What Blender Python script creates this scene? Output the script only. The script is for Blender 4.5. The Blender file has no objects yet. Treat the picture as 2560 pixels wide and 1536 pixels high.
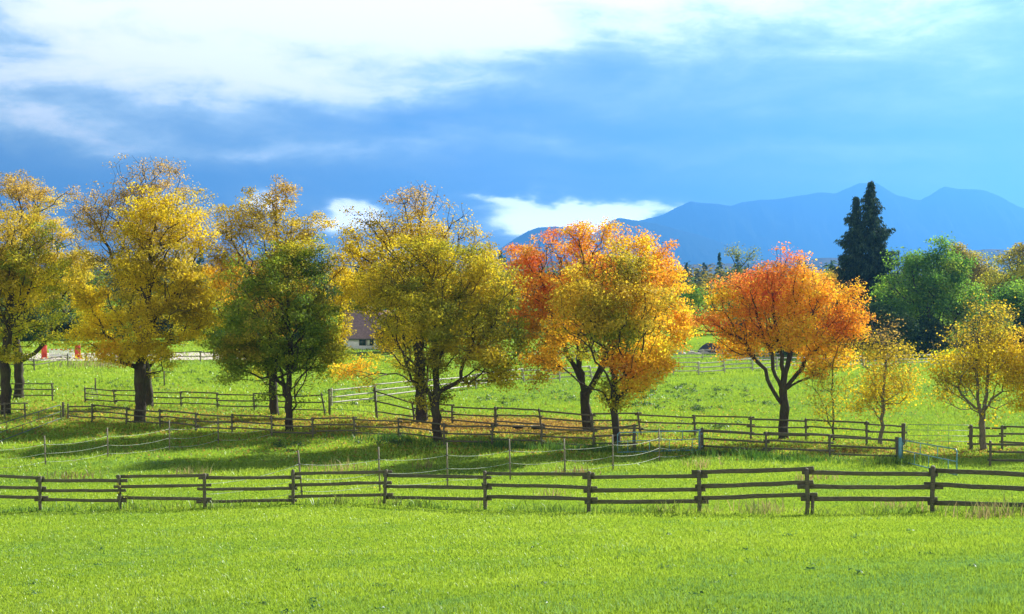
import bpy, math, random
import numpy as np

# ------------------------------------------------------------------ scene, camera, sky, sun
S = bpy.context.scene
COL = S.collection
F, CX, CY, HZ, CAMZ = 3200.0, 1280.0, 768.0, 690.0, 9.1     # focal in photo pixels, horizon row
PITCH = math.atan((CY - HZ) / F)
cam = bpy.data.cameras.new('camera'); cam.lens = 36 * F / 2560; cam.sensor_width = 36
cam.clip_start = 0.5; cam.clip_end = 60000
camo = bpy.data.objects.new('camera', cam); COL.objects.link(camo)
camo.location = (0, 0, CAMZ); camo.rotation_euler = (math.pi / 2 - PITCH, 0, 0)
S.camera = camo

EXPOSURE = 1.7
SUN_EL, SUN_AZ = math.radians(34.5), math.radians(47)          # azimuth to the right of the view direction
SUN_STRENGTH = 4.2
SKY_STRENGTH = 0.1
S.view_settings.view_transform = 'Standard'; S.view_settings.look = 'None'
S.view_settings.exposure = EXPOSURE; S.view_settings.gamma = 1.0
S.cycles.use_denoising = True
S.cycles.max_bounces = 12; S.cycles.diffuse_bounces = 7; S.cycles.glossy_bounces = 2
S.cycles.transmission_bounces = 10; S.cycles.transparent_max_bounces = 4; S.cycles.volume_bounces = 0

def lin(r, g, b, k=1.0):
    f = lambda c: (c / 12.92 if c <= .04045 else ((c + .055) / 1.055) ** 2.4)
    return (f(r / 255) * k, f(g / 255) * k, f(b / 255) * k, 1)

def pdir(px, py):
    cx, cy = (px - CX) / F, (CY - py) / F
    cp, sp = math.cos(PITCH), math.sin(PITCH)
    return np.array([cx, cp + cy * sp, cy * cp - sp])

def P(px, py, D):
    d = pdir(px, py); d = d / d[1] * D
    return np.array([d[0], d[1], CAMZ + d[2]])

def build_world():
    w = bpy.data.worlds.new('World'); S.world = w; w.use_nodes = True
    nt = w.node_tree; nt.nodes.clear(); N = nt.nodes.new; L = nt.links.new
    out = N('ShaderNodeOutputWorld'); bg = N('ShaderNodeBackground'); bg.inputs['Strength'].default_value = SKY_STRENGTH
    L(bg.outputs[0], out.inputs[0])
    sky = N('ShaderNodeTexSky'); sky.sky_type = 'NISHITA'; sky.sun_disc = False
    sky.sun_elevation = SUN_EL; sky.sun_rotation = SUN_AZ
    tc = N('ShaderNodeTexCoord'); sep = N('ShaderNodeSeparateXYZ'); L(tc.outputs['Generated'], sep.inputs[0])
    def math_(op, a, b=None, c=None):
        n = N('ShaderNodeMath'); n.operation = op
        for i, v in enumerate((a, b, c)):
            if v is None: continue
            if isinstance(v, (int, float)): n.inputs[i].default_value = v
            else: L(v, n.inputs[i])
        return n.outputs[0]
    X, Z = sep.outputs['X'], sep.outputs['Z']
    # a slow warp of the direction so that cloud edges are ragged
    def noise(sx, sy, sz, scale, detail, rough, dist=0.0, off=0.0):
        m = N('ShaderNodeMapping'); m.inputs['Scale'].default_value = (sx, sy, sz); m.inputs['Location'].default_value = (off, off * .7, off * .3)
        L(tc.outputs['Generated'], m.inputs[0])
        n = N('ShaderNodeTexNoise'); n.inputs['Scale'].default_value = scale; n.inputs['Detail'].default_value = detail
        n.inputs['Roughness'].default_value = rough; n.inputs['Distortion'].default_value = dist
        L(m.outputs[0], n.inputs['Vector'])
        return math_('SUBTRACT', n.outputs['Fac'], 0.5)
    n_warp1 = noise(1, 1, 2.5, 7, 4, .55, 0, 3.1)
    n_warp2 = noise(1, 1, 2.2, 8, 5, .6, 0, 9.4)
    Xw = math_('MULTIPLY_ADD', n_warp1, 0.16, X)
    Zw = math_('MULTIPLY_ADD', n_warp2, 0.055, Z)
    total = None
    blobs = [  # px, py, radius x, radius y, amount
        (520, 50, 720, 170, .52), (250, 10, 500, 130, .18), (950, 40, 520, 140, .36), (1500, -50, 720, 125, .46), (2250, -60, 580, 180, .44),
        (2350, 120, 420, 110, .15), (1600, 90, 500, 60, .06), (20, 300, 130, 60, .26), (330, 250, 600, 95, .27), (260, 345, 560, 60, .19), (2150, 300, 500, 70, .04), (90, 200, 120, 40, .10), (600, 195, 600, 55, .20),
        (1180, 210, 240, 42, .17), (1950, 230, 380, 45, .08), (1400, 378, 330, 20, .16), (2100, 362, 420, 22, .12), (640, 366, 620, 34, .17),
        (1000, 303, 420, 34, -.19), (1650, 315, 480, 30, -.16), (1150, 362, 520, 20, .13), (1690, 395, 120, 14, .12), (2250, 395, 300, 12, .10), (1950, 415, 420, 16, -.08), (1500, 175, 350, 30, -.10), (2400, 330, 300, 26, -.05), (1000, 470, 800, 42, -.12),
        (2050, 440, 380, 60, .05), (1390, 558, 230, 54, 1.0), (1600, 530, 160, 24, .7), (850, 535, 85, 46, 1.0), (590, 495, 95, 36, .85), (1280, 505, 130, 16, .5), (520, 640, 700, 60, .18),
        (2350, 455, 260, 30, .05)]
    for px, py, rx, ry, amt in blobs:
        d = pdir(px, py); d = d / np.linalg.norm(d)
        a = math_('MULTIPLY', math_('SUBTRACT', Xw, float(d[0])), F / rx)
        b = math_('MULTIPLY', math_('SUBTRACT', Zw, float(d[2])), F / ry)
        r2 = math_('MULTIPLY_ADD', a, a, math_('MULTIPLY', b, b))
        g = math_('MULTIPLY', math_('EXPONENT', math_('MULTIPLY', r2, -1.0)), amt)
        total = g if total is None else math_('ADD', total, g)
    streak = noise(1, 1, 4.2, 7, 7, .58, .5, 1.7)
    fine = noise(1, 1, 2.6, 20, 8, .62, .35, 5.5)
    v = math_('ADD', math_('MULTIPLY', streak, 1.0), math_('MULTIPLY', fine, .55))
    v = math_('MULTIPLY_ADD', v, math_('MULTIPLY_ADD', total, .05, .85), total)
    v = math_('ADD', v, .265)
    # the unseen upper sky is dimmed to keep its ambient light low
    mr = N('ShaderNodeMapRange'); mr.inputs['From Min'].default_value = .24; mr.inputs['From Max'].default_value = .5
    mr.inputs['To Min'].default_value = 0; mr.inputs['To Max'].default_value = -.12; L(Z, mr.inputs['Value'])
    v = math_('ADD', v, mr.outputs[0])
    cr = N('ShaderNodeValToRGB'); L(v, cr.inputs['Fac']); e = cr.color_ramp.elements
    stops = [(0.0, (96, 162, 228)), (.16, (110, 172, 234)), (.34, (136, 186, 239)), (.52, (166, 209, 246)), (.72, (206, 235, 252)), (.86, (246, 254, 255)), (1.0, (255, 255, 255))]
    while len(e) < len(stops): e.new(.5)
    for el, (p, c) in zip(e, stops): el.position = p; el.color = lin(*c)
    # unseen sky: zenith dimmed to deepen shade, bright bank behind viewer added as fill
    def ramp(sock, a, b, lo=0., hi=1.):
        q = N('ShaderNodeMapRange'); q.interpolation_type = 'SMOOTHSTEP'
        for nm, vv in (('From Min', a), ('From Max', b), ('To Min', lo), ('To Max', hi)): q.inputs[nm].default_value = vv
        L(sock, q.inputs['Value']); return q.outputs[0]
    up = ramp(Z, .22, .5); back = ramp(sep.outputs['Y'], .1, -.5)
    def cmix(f, a, b):
        q = N('ShaderNodeMix'); q.data_type = 'RGBA'
        for i, vv in ((0, f), (6, a), (7, b)):
            if isinstance(vv, tuple): q.inputs[i].default_value = vv
            else: L(vv, q.inputs[i])
        return q.outputs[2]
    dim_zenith = cmix(ramp(math_('ADD', streak, .5), .3, .7), (.04, .045, .055, 1), (.12, .125, .13, 1))
    north_fill = cmix(ramp(math_('ADD', fine, .5), .3, .7), (2.2, 2.2, 2.2, 1), (3.7, 3.6, 3.4, 1))  # bright bank added as front fill for the tree crowns
    col = cmix(up, cmix(back, cr.outputs[0], north_fill), dim_zenith)
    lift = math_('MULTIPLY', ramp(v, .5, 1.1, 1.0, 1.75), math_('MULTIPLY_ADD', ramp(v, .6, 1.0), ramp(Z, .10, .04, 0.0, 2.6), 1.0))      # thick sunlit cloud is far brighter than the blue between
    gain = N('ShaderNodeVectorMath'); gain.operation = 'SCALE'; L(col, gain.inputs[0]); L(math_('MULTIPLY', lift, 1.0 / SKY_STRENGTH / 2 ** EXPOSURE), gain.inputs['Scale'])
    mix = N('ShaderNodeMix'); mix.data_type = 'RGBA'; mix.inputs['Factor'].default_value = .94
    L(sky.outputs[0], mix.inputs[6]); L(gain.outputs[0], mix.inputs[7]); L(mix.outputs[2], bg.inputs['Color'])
build_world()

sun = bpy.data.lights.new('sun', 'SUN'); sun.energy = SUN_STRENGTH; sun.angle = math.radians(.53); sun.color = (1, .95, .86)
suno = bpy.data.objects.new('sun', sun); COL.objects.link(suno)
suno.rotation_euler = (math.pi / 2 - SUN_EL, 0, math.pi - SUN_AZ)
suno.location = (40, 60, 60)

# ------------------------------------------------------------------ helpers
def hash2(ix, iy, seed):
    n = (ix.astype(np.int64) * 374761393 + iy.astype(np.int64) * 668265263 + seed * 974634777) & 0xffffffff
    n = ((n ^ (n >> 13)) * 1274126177) & 0xffffffff
    return ((n ^ (n >> 16)) & 0xffff) / 65535.0

def vnoise(x, y, seed=0):
    x = np.asarray(x, float); y = np.asarray(y, float)
    ix, iy = np.floor(x), np.floor(y); fx, fy = x - ix, y - iy
    fx = fx * fx * (3 - 2 * fx); fy = fy * fy * (3 - 2 * fy)
    a, b = hash2(ix, iy, seed), hash2(ix + 1, iy, seed)
    c, d = hash2(ix, iy + 1, seed), hash2(ix + 1, iy + 1, seed)
    return (a + (b - a) * fx) * (1 - fy) + (c + (d - c) * fx) * fy

def fbm(x, y, seed=0, oct=4):
    s, a, t = 0, .5, 0
    for o in range(oct):
        s = s + a * (vnoise(x * 2 ** o + 17.3 * o, y * 2 ** o - 9.1 * o, seed + o) - .5); t += a; a *= .55
    return s / t

def vnoise3(x, y, z, seed=0):
    z = np.asarray(z, float); iz = np.floor(z); fz = z - iz; fz = fz * fz * (3 - 2 * fz)
    def layer(k):
        n = (k.astype(np.int64) * 7919 + seed * 131) & 0xffff
        return vnoise(x + n * .739, y + n * 1.317, seed)
    return layer(iz) * (1 - fz) + layer(iz + 1) * fz

def ground_smooth(x, y):
    u = np.maximum(np.asarray(y, float) - .35 * np.clip(x, -60, 60), -8)
    return .125 * 6 * np.logaddexp(0, (53 - u) / 6)

def ground(x, y):
    x = np.asarray(x, float); y = np.asarray(y, float)
    far = np.clip((y - 170) / 500, 0, 1)
    z = ground_smooth(x, y) + .22 * fbm(x / 9, y / 9, 3) + .07 * fbm(x / 2.2, y / 2.2, 8, 3)
    return z + far * (6 * fbm(x / 260, y / 260, 21, 3) - 2)

def gpix(px, py):
    """ground point seen at a photo pixel"""
    d = pdir(px, py); d = d / d[1]; lo, hi = 5.0, 5000.0
    for _ in range(60):
        m = (lo * hi) ** .5
        if CAMZ + d[2] * m > ground_smooth(d[0] * m, m): lo = m
        else: hi = m
    return np.array([d[0] * lo, lo, float(ground(d[0] * lo, lo))])

def mesh_np(name, verts, faces, mats, parent=None, smooth=False, origin=None, mat_idx=None, tint=None):
    """faces: list of (n,k) int arrays"""
    verts = np.asarray(verts, np.float32).reshape(-1, 3)
    off = np.zeros(3)
    if parent is not None: off = np.array(parent['_o'])
    elif origin is not None: off = np.asarray(origin, float)
    me = bpy.data.meshes.new(name)
    me.vertices.add(len(verts)); me.vertices.foreach_set('co', (verts - off.astype(np.float32)).ravel())
    faces = [np.asarray(f, np.int32) for f in faces if len(f)]
    idx = np.concatenate([f.ravel() for f in faces]); tot = np.concatenate([np.full(len(f), f.shape[1], np.int32) for f in faces])
    st = np.concatenate([[0], np.cumsum(tot)[:-1]]).astype(np.int32)
    me.loops.add(len(idx)); me.loops.foreach_set('vertex_index', idx)
    me.polygons.add(len(tot)); me.polygons.foreach_set('loop_start', st)
    me.update(calc_edges=True)
    if smooth: me.polygons.foreach_set('use_smooth', np.ones(len(tot), bool))
    for m in (mats if isinstance(mats, (list, tuple)) else [mats]): me.materials.append(m)
    if mat_idx is not None: me.polygons.foreach_set('material_index', np.asarray(mat_idx, np.int32))
    if tint is not None:
        a = me.attributes.new('tint', 'FLOAT_COLOR', 'FACE')
        a.data.foreach_set('color', np.concatenate([tint, np.ones((len(tint), 1))], 1).astype(np.float32).ravel())
    o = bpy.data.objects.new(name, me); COL.objects.link(o)
    if parent is not None:
        o.parent = parent; o['_o'] = [float(v) for v in off]
    else:
        o.location = off; o['_o'] = [float(v) for v in off]
    return o

def thing(name, label, cat, loc, group=None):
    o = bpy.data.objects.new(name, None); COL.objects.link(o); o.location = loc; o.empty_display_size = .3
    o['_o'] = [float(v) for v in loc]; return tag(o, label, cat, group)

def tag(o, label=None, cat=None, group=None, kind=None):
    if label: o['label'] = label
    if cat: o['category'] = cat
    if group: o['group'] = group
    if kind: o['kind'] = kind
    return o

class MB:
    def __init__(s): s.v = []; s.f = {}; s.n = 0
    def add(s, v, faces):
        v = np.asarray(v, float).reshape(-1, 3)
        for f in faces: s.f.setdefault(len(f), []).append([i + s.n for i in f])
        s.v.append(v); s.n += len(v)
    def ring_tube(s, pts, rad, n=8, caps=True, rough=0, rng=None):
        pts = np.asarray(pts, float); k = len(pts); rad = np.broadcast_to(np.asarray(rad, float), (k,))
        t = np.gradient(pts, axis=0); t /= np.linalg.norm(t, axis=1)[:, None] + 1e-9
        ref = np.array([0, 0, 1.]) if abs(t[0][2]) < .9 else np.array([1., 0, 0])
        V = []; a = np.arange(n) / n * 2 * math.pi
        u = np.cross(t[0], ref); u /= np.linalg.norm(u)
        for i in range(k):
            u = u - t[i] * u.dot(t[i]); u /= np.linalg.norm(u) + 1e-9; w = np.cross(t[i], u)
            r = rad[i] * (1 + (rng.normal(0, rough, n) if rough else 0))
            V.append(pts[i] + (np.cos(a) * r)[:, None] * u + (np.sin(a) * r)[:, None] * w)
        fs = [(i * n + j, i * n + (j + 1) % n, (i + 1) * n + (j + 1) % n, (i + 1) * n + j) for i in range(k - 1) for j in range(n)]
        if caps: fs += [tuple(range(n))[::-1], tuple((k - 1) * n + j for j in range(n))]
        s.add(np.concatenate(V), fs)
    def board(s, a, b, h, th, rng=None, warp=.0, seg=6):
        """a plank from a to b, h high (near vertical), th thick"""
        a = np.asarray(a, float); b = np.asarray(b, float); d = b - a; d /= np.linalg.norm(d)
        side = np.cross(d, [0, 0, 1]); side /= np.linalg.norm(side); up = np.cross(side, d)
        V = []
        for i in range(seg + 1):
            t = i / seg; c = a + (b - a) * t
            if rng is not None: c = c + up * rng.normal(0, warp) + side * rng.normal(0, warp)
            hh = h * (1 + (rng.normal(0, .06) if rng is not None else 0)); c2 = .12 * hh
            for (p, q) in ((-th / 2, -hh / 2 + c2), (-th / 2, hh / 2 - c2), (-th * .3, hh / 2), (th * .3, hh / 2), (th / 2, hh / 2 - c2), (th / 2, -hh / 2 + c2), (th * .3, -hh / 2), (-th * .3, -hh / 2)):
                V.append(c + side * p + up * q)
        fs = [(i * 8 + j, i * 8 + (j + 1) % 8, (i + 1) * 8 + (j + 1) % 8, (i + 1) * 8 + j) for i in range(seg) for j in range(8)]
        fs += [tuple(range(8))[::-1], tuple(seg * 8 + j for j in range(8))]
        s.add(V, fs)
    def box(s, lo, hi):
        x0, y0, z0 = lo; x1, y1, z1 = hi
        s.add([(x0, y0, z0), (x1, y0, z0), (x1, y1, z0), (x0, y1, z0), (x0, y0, z1), (x1, y0, z1), (x1, y1, z1), (x0, y1, z1)],
              [(3, 2, 1, 0), (4, 5, 6, 7), (0, 1, 5, 4), (1, 2, 6, 5), (2, 3, 7, 6), (3, 0, 4, 7)])
    def build(s, name, mat, parent=None, origin=None, smooth=False):
        return mesh_np(name, np.concatenate(s.v), [np.array(f) for f in s.f.values()], mat, parent, smooth, origin)

# ------------------------------------------------------------------ materials
def new_mat(name):
    m = bpy.data.materials.new(name); m.use_nodes = True; nt = m.node_tree; nt.nodes.clear()
    return m, nt, nt.nodes.new, nt.links.new

def wood_mat(name, c1, c2, moss, rough=.75, stretch=(9, 9, 1.5), moss_amt=.5):
    m, nt, N, L = new_mat(name)
    out = N('ShaderNodeOutputMaterial'); b = N('ShaderNodeBsdfPrincipled'); L(b.outputs[0], out.inputs[0])
    tc = N('ShaderNodeTexCoord'); mp = N('ShaderNodeMapping'); mp.inputs['Scale'].default_value = stretch; L(tc.outputs['Object'], mp.inputs[0])
    n = N('ShaderNodeTexNoise'); n.inputs['Scale'].default_value = 3; n.inputs['Detail'].default_value = 6; n.inputs['Roughness'].default_value = .65; L(mp.outputs[0], n.inputs[0])
    r = N('ShaderNodeValToRGB'); r.color_ramp.elements[0].position = .3; r.color_ramp.elements[0].color = c1; r.color_ramp.elements[1].position = .7; r.color_ramp.elements[1].color = c2; L(n.outputs['Fac'], r.inputs[0])
    n2 = N('ShaderNodeTexNoise'); n2.inputs['Scale'].default_value = 1.3; n2.inputs['Detail'].default_value = 4; L(tc.outputs['Object'], n2.inputs[0])
    mr = N('ShaderNodeMapRange'); mr.inputs['From Min'].default_value = .45; mr.inputs['From Max'].default_value = .65; mr.inputs['To Max'].default_value = moss_amt; L(n2.outputs['Fac'], mr.inputs[0])
    mx = N('ShaderNodeMix'); mx.data_type = 'RGBA'; L(mr.outputs[0], mx.inputs['Factor']); L(r.outputs[0], mx.inputs[6]); mx.inputs[7].default_value = moss
    L(mx.outputs[2], b.inputs['Base Color']); b.inputs['Roughness'].default_value = rough; b.inputs['Specular IOR Level'].default_value = .35
    bp = N('ShaderNodeBump'); bp.inputs['Strength'].default_value = .6; bp.inputs['Distance'].default_value = .02; L(n.outputs['Fac'], bp.inputs['Height']); L(bp.outputs[0], b.inputs['Normal'])
    return m

M_rail = wood_mat('weathered_dark_wood', (.036, .031, .019, 1), (.150, .132, .088, 1), (.070, .080, .032, 1), .7, (2, 2, 14))
M_grey = wood_mat('weathered_grey_wood', (.16, .14, .11, 1), (.62, .58, .50, 1), (.26, .26, .18, 1), .45, (2, 2, 14), .3)
M_bark = wood_mat('bark', (.012, .009, .006, 1), (.062, .047, .031, 1), (.055, .062, .022, 1), .9, (5, 5, 1.4), .55)
M_palebark = wood_mat('pale_bark', (.06, .05, .035, 1), (.20, .17, .11, 1), (.10, .10, .05, 1), .85, (5, 5, 2), .4)

def plain(name, c, rough=.6, metal=0, var=.2):
    m, nt, N, L = new_mat(name)
    out = N('ShaderNodeOutputMaterial'); b = N('ShaderNodeBsdfPrincipled'); L(b.outputs[0], out.inputs[0])
    tc = N('ShaderNodeTexCoord'); n = N('ShaderNodeTexNoise'); n.inputs['Scale'].default_value = 4; n.inputs['Detail'].default_value = 5; L(tc.outputs['Object'], n.inputs[0])
    r = N('ShaderNodeValToRGB'); r.color_ramp.elements[0].color = tuple(v * (1 - var) for v in c[:3]) + (1,); r.color_ramp.elements[1].color = tuple(min(1, v * (1 + var)) for v in c[:3]) + (1,)
    r.color_ramp.elements[0].position = .35; r.color_ramp.elements[1].position = .65
    L(n.outputs['Fac'], r.inputs[0]); L(r.outputs[0], b.inputs['Base Color'])
    b.inputs['Roughness'].default_value = rough; b.inputs['Metallic'].default_value = metal
    return m
M_blue = plain('blue_painted_steel', (.10, .26, .32), .45)
M_green = plain('green_galvanised_steel', (.12, .20, .15), .4)
M_darksteel = plain('dark_steel', (.06, .075, .06), .5)
M_rope = plain('white_rope', (.50, .54, .48), .6)
M_pole = plain('grey_wood_stake', (.17, .15, .10), .7)
M_red = plain('red_paint', (.62, .06, .025), .5)
M_white = plain('white_paint', (.75, .75, .72), .5)
M_black = plain('black_rubber', (.02, .02, .022), .5)
M_roof = plain('brown_red_roof_tiles', (.26, .17, .165), .55)
M_wall = plain('white_plaster', (.68, .68, .66), .8, 0, .06)
M_glass = plain('window_glass', (.05, .09, .09), .15)
M_shut = plain('dark_window_frame', (.06, .07, .05), .5)
M_sand = plain('arena_sand', (.50, .43, .36), .9)
M_stone = plain('field_stone', (.38, .34, .28), .9)
M_dark = plain('dark_tarpaulin', (.05, .055, .06), .6)

def leaf_mat(name, trans=.45, gloss=.06, rough=.4):
    m, nt, N, L = new_mat(name)
    out = N('ShaderNodeOutputMaterial'); at = N('ShaderNodeAttribute'); at.attribute_name = 'tint'
    d = N('ShaderNodeBsdfDiffuse'); t = N('ShaderNodeBsdfTranslucent'); g = N('ShaderNodeBsdfGlossy'); g.inputs['Roughness'].default_value = rough
    L(at.outputs['Color'], d.inputs['Color'])
    L(at.outputs['Color'], t.inputs['Color']); g.inputs['Color'].default_value = (.9, .95, 1, 1)
    a = N('ShaderNodeMixShader'); a.inputs[0].default_value = trans; L(d.outputs[0], a.inputs[1]); L(t.outputs[0], a.inputs[2])
    b = N('ShaderNodeMixShader'); b.inputs[0].default_value = gloss; L(a.outputs[0], b.inputs[1]); L(g.outputs[0], b.inputs[2])
    L(b.outputs[0], out.inputs[0])
    return m
M_leaf = leaf_mat('autumn_leaves', .62, .015, .6)
M_needle = leaf_mat('conifer_needles', .25, .02, .6)
M_grass = leaf_mat('grass_blades', .5, .03, .4)

# ------------------------------------------------------------------ ground, sheets, mountains
def ground_material():
    m, nt, N, L = new_mat('pasture')
    out = N('ShaderNodeOutputMaterial'); b = N('ShaderNodeBsdfPrincipled'); L(b.outputs[0], out.inputs[0])
    tc = N('ShaderNodeTexCoord')
    def noise(scale, det=6, rough=.6):
        n = N('ShaderNodeTexNoise'); n.inputs['Scale'].default_value = scale; n.inputs['Detail'].default_value = det; n.inputs['Roughness'].default_value = rough
        L(tc.outputs['Object'], n.inputs['Vector']); return n.outputs['Fac']
    r = N('ShaderNodeValToRGB'); e = r.color_ramp.elements
    e[0].position = .3; e[0].color = (.145, .26, .024, 1); e[1].position = .72; e[1].color = (.26, .385, .028, 1)
    el = e.new(.5); el.color = (.205, .325, .024, 1)
    L(noise(.5, 8, .72), r.inputs[0])
    r2 = N('ShaderNodeValToRGB'); r2.color_ramp.elements[0].position = .56; r2.color_ramp.elements[0].color = (0, 0, 0, 1); r2.color_ramp.elements[1].position = .7; r2.color_ramp.elements[1].color = (.65, .65, .65, 1)
    L(noise(.13, 5, .6), r2.inputs[0])
    mx = N('ShaderNodeMix'); mx.data_type = 'RGBA'; L(r2.outputs[0], mx.inputs['Factor']); L(r.outputs[0], mx.inputs[6]); mx.inputs[7].default_value = (.25, .33, .055, 1)
    at = N('ShaderNodeAttribute'); at.attribute_name = 'litter'
    lm = N('ShaderNodeMix'); lm.data_type = 'RGBA'; L(at.outputs['Fac'], lm.inputs['Factor']); L(mx.outputs[2], lm.inputs[6])
    r3 = N('ShaderNodeValToRGB'); r3.color_ramp.elements[0].position = .38; r3.color_ramp.elements[0].color = (.10, .06, .03, 1); r3.color_ramp.elements[1].position = .62; r3.color_ramp.elements[1].color = (.32, .20, .085, 1)
    L(noise(6, 6, .75), r3.inputs[0]); L(r3.outputs[0], lm.inputs[7])
    L(lm.outputs[2], b.inputs['Base Color']); b.inputs['Roughness'].default_value = .9; b.inputs['Specular IOR Level'].default_value = 0
    bp = N('ShaderNodeBump'); bp.inputs['Strength'].default_value = .9; bp.inputs['Distance'].default_value = .12; L(noise(3.5, 8, .75), bp.inputs['Height']); L(bp.outputs[0], b.inputs['Normal'])
    return m

def litter_at(x, y):
    """0..1: how far trampled, leaf covered soil replaces grass (the track between the fences)"""
    g = lambda cx, cy, rx, ry: np.exp(-((x - cx) / rx) ** 2 - ((y - cy) / ry) ** 2)
    def gp(px, py, rx, ry):
        q = gpix(px, py); return g(q[0], q[1], rx, ry)
    v = 1.5 * gp(1190, 1062, 2.8, 3.2) + 1.4 * gp(1340, 1066, 3.2, 3.2) + .7 * gp(1060, 1064, 2.6, 2.2) + .5 * gp(930, 1060, 3, 2.0) + .38 * gp(760, 1058, 4, 1.4) + .28 * gp(560, 1042, 5, 1.6)
    v += .2 * gp(360, 1030, 4, 2.0) + .3 * gp(60, 1020, 4, 4) + .45 * gp(850, 1042, 2.0, 2.0)
    v += .55 * gp(1860, 1122, 3.5, 1.2) + .5 * gp(2050, 1127, 3, 1.1) + .55 * gp(2200, 1130, 3, 1.1) + .6 * gp(2370, 1133, 3, 1.1) + .6 * gp(2540, 1142, 3, 1.0)
    v = v * (1 + 1.6 * fbm(x / .9, y / .9, 31, 4))
    return np.clip((v - .34) * 1.4, 0, .85)

def build_ground():
    def axis(lim, near, step, grow):
        a = [0.0]; s = step
        while a[-1] < lim:
            if a[-1] > near: s *= grow
            a.append(a[-1] + s)
        return a
    xp = axis(9000, 36, .42, 1.085); xs = np.array([-v for v in xp[:0:-1]] + xp)
    yp = axis(11500, 120, .42, 1.075); yn = axis(400, 5, .8, 1.15); ys = np.array([-v for v in yn[:0:-1]] + yp)
    X, Y = np.meshgrid(xs, ys); Z = ground(X, Y)
    nx, ny = len(xs), len(ys); I = np.arange(nx * ny).reshape(ny, nx)
    q = np.stack([I[:-1, :-1], I[:-1, 1:], I[1:, 1:], I[1:, :-1]], -1).reshape(-1, 4)
    o = mesh_np('ground', np.stack([X, Y, Z], -1).reshape(-1, 3), [q], ground_material(), None, True)
    a = o.data.attributes.new('litter', 'FLOAT', 'POINT'); a.data.foreach_set('value', litter_at(X, Y).astype(np.float32).ravel())
    tag(o, kind='structure')
build_ground()

def forest_floor_mat(name, c1, c2, scale):
    m, nt, N, L = new_mat(name)
    out = N('ShaderNodeOutputMaterial'); b = N('ShaderNodeBsdfDiffuse'); L(b.outputs[0], out.inputs[0])
    tc = N('ShaderNodeTexCoord'); n = N('ShaderNodeTexNoise'); n.inputs['Scale'].default_value = scale; n.inputs['Detail'].default_value = 8; n.inputs['Roughness'].default_value = .7; L(tc.outputs['Object'], n.inputs[0])
    r = N('ShaderNodeValToRGB'); r.color_ramp.elements[0].position = .35; r.color_ramp.elements[0].color = c1; r.color_ramp.elements[1].position = .65; r.color_ramp.elements[1].color = c2
    L(n.outputs['Fac'], r.inputs[0]); L(r.outputs[0], b.inputs[0])
    return m

def mountain(name, D, width, pts, depth, seed, rough, mat):
    """a ridge: crest heights from pixel rows at distance D, spurs running down to both sides"""
    pts = np.array(pts, float)
    xs = np.linspace(pts[0, 0], pts[-1, 0], width); H = np.interp(xs, pts[:, 0], (HZ - pts[:, 1]) / F * D + CAMZ)
    H = H + rough * D / F * 10 * fbm(xs / 26, xs * 0 + seed, seed, 5)
    wx = (xs - CX) / F * D
    v = np.linspace(-1, 1, 61)
    X = np.repeat(wx[None], 61, 0); T = np.repeat(v[:, None], width, 1)
    Y = D + T * depth + depth * .35 * fbm(X / (depth * .9), T * 0 + 3, seed + 4, 3)
    prof = (1 - np.abs(T) ** 1.15) ** 1.1
    spur = np.abs(fbm(X / (depth * .35), T * 1.2, seed + 9, 5)) * 1.1 * np.abs(T) * (1 - np.abs(T)) * 2
    Z = -30 + (H[None] + 30) * np.clip(prof - spur * .9, 0, 1)
    I = np.arange(61 * width).reshape(61, width); q = np.stack([I[:-1, :-1], I[:-1, 1:], I[1:, 1:], I[1:, :-1]], -1).reshape(-1, 4)
    o = mesh_np(name, np.stack([X, Y, Z], -1).reshape(-1, 3), [q], mat, None, True); tag(o, kind='structure')
M_mount = forest_floor_mat('mountain_forest', (.022, .036, .026, 1), (.036, .05, .032, 1), .004)
M_hill = forest_floor_mat('hill_forest', (.03, .05, .02, 1), (.14, .10, .035, 1), .02)
mountain('mountain_range', 9200, 900, [(700, 690), (1180, 690), (1500, 620), (1560, 562), (1620, 548), (1660, 536), (1690, 520), (1724, 505), (1770, 512), (1820, 517), (1850, 508), (1900, 501), (1945, 500), (2000, 489), (2050, 481),
    (2090, 483), (2120, 471), (2150, 458), (2190, 457), (2215, 474), (2240, 489), (2270, 496), (2300, 500), (2325, 488), (2350, 472), (2365, 466), (2400, 472), (2450, 474), (2490, 490), (2540, 518), (2570, 525), (2640, 560), (2760, 600), (3100, 640), (3500, 690)], 900, 5, .45, M_mount)
mountain('mountain', 7600, 500, [(1000, 690), (1240, 628), (1285, 598), (1320, 578), (1345, 570), (1390, 567), (1420, 569), (1450, 580), (1480, 588), (1506, 569), (1530, 552), (1545, 547), (1575, 551), (1640, 560), (1760, 590), (1900, 640), (2080, 690)], 620, 12, .35, M_mount)
mountain('hills', 3600, 700, [(-900, 672), (-300, 655), (60, 650), (250, 645), (420, 655), (600, 648), (800, 660), (1000, 654), (1250, 650), (1500, 658), (1650, 664), (1800, 660), (1950, 654), (2060, 645), (2300, 640), (2480, 622), (2600, 628), (2900, 640), (3500, 670)], 420, 31, .35, M_hill)

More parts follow.
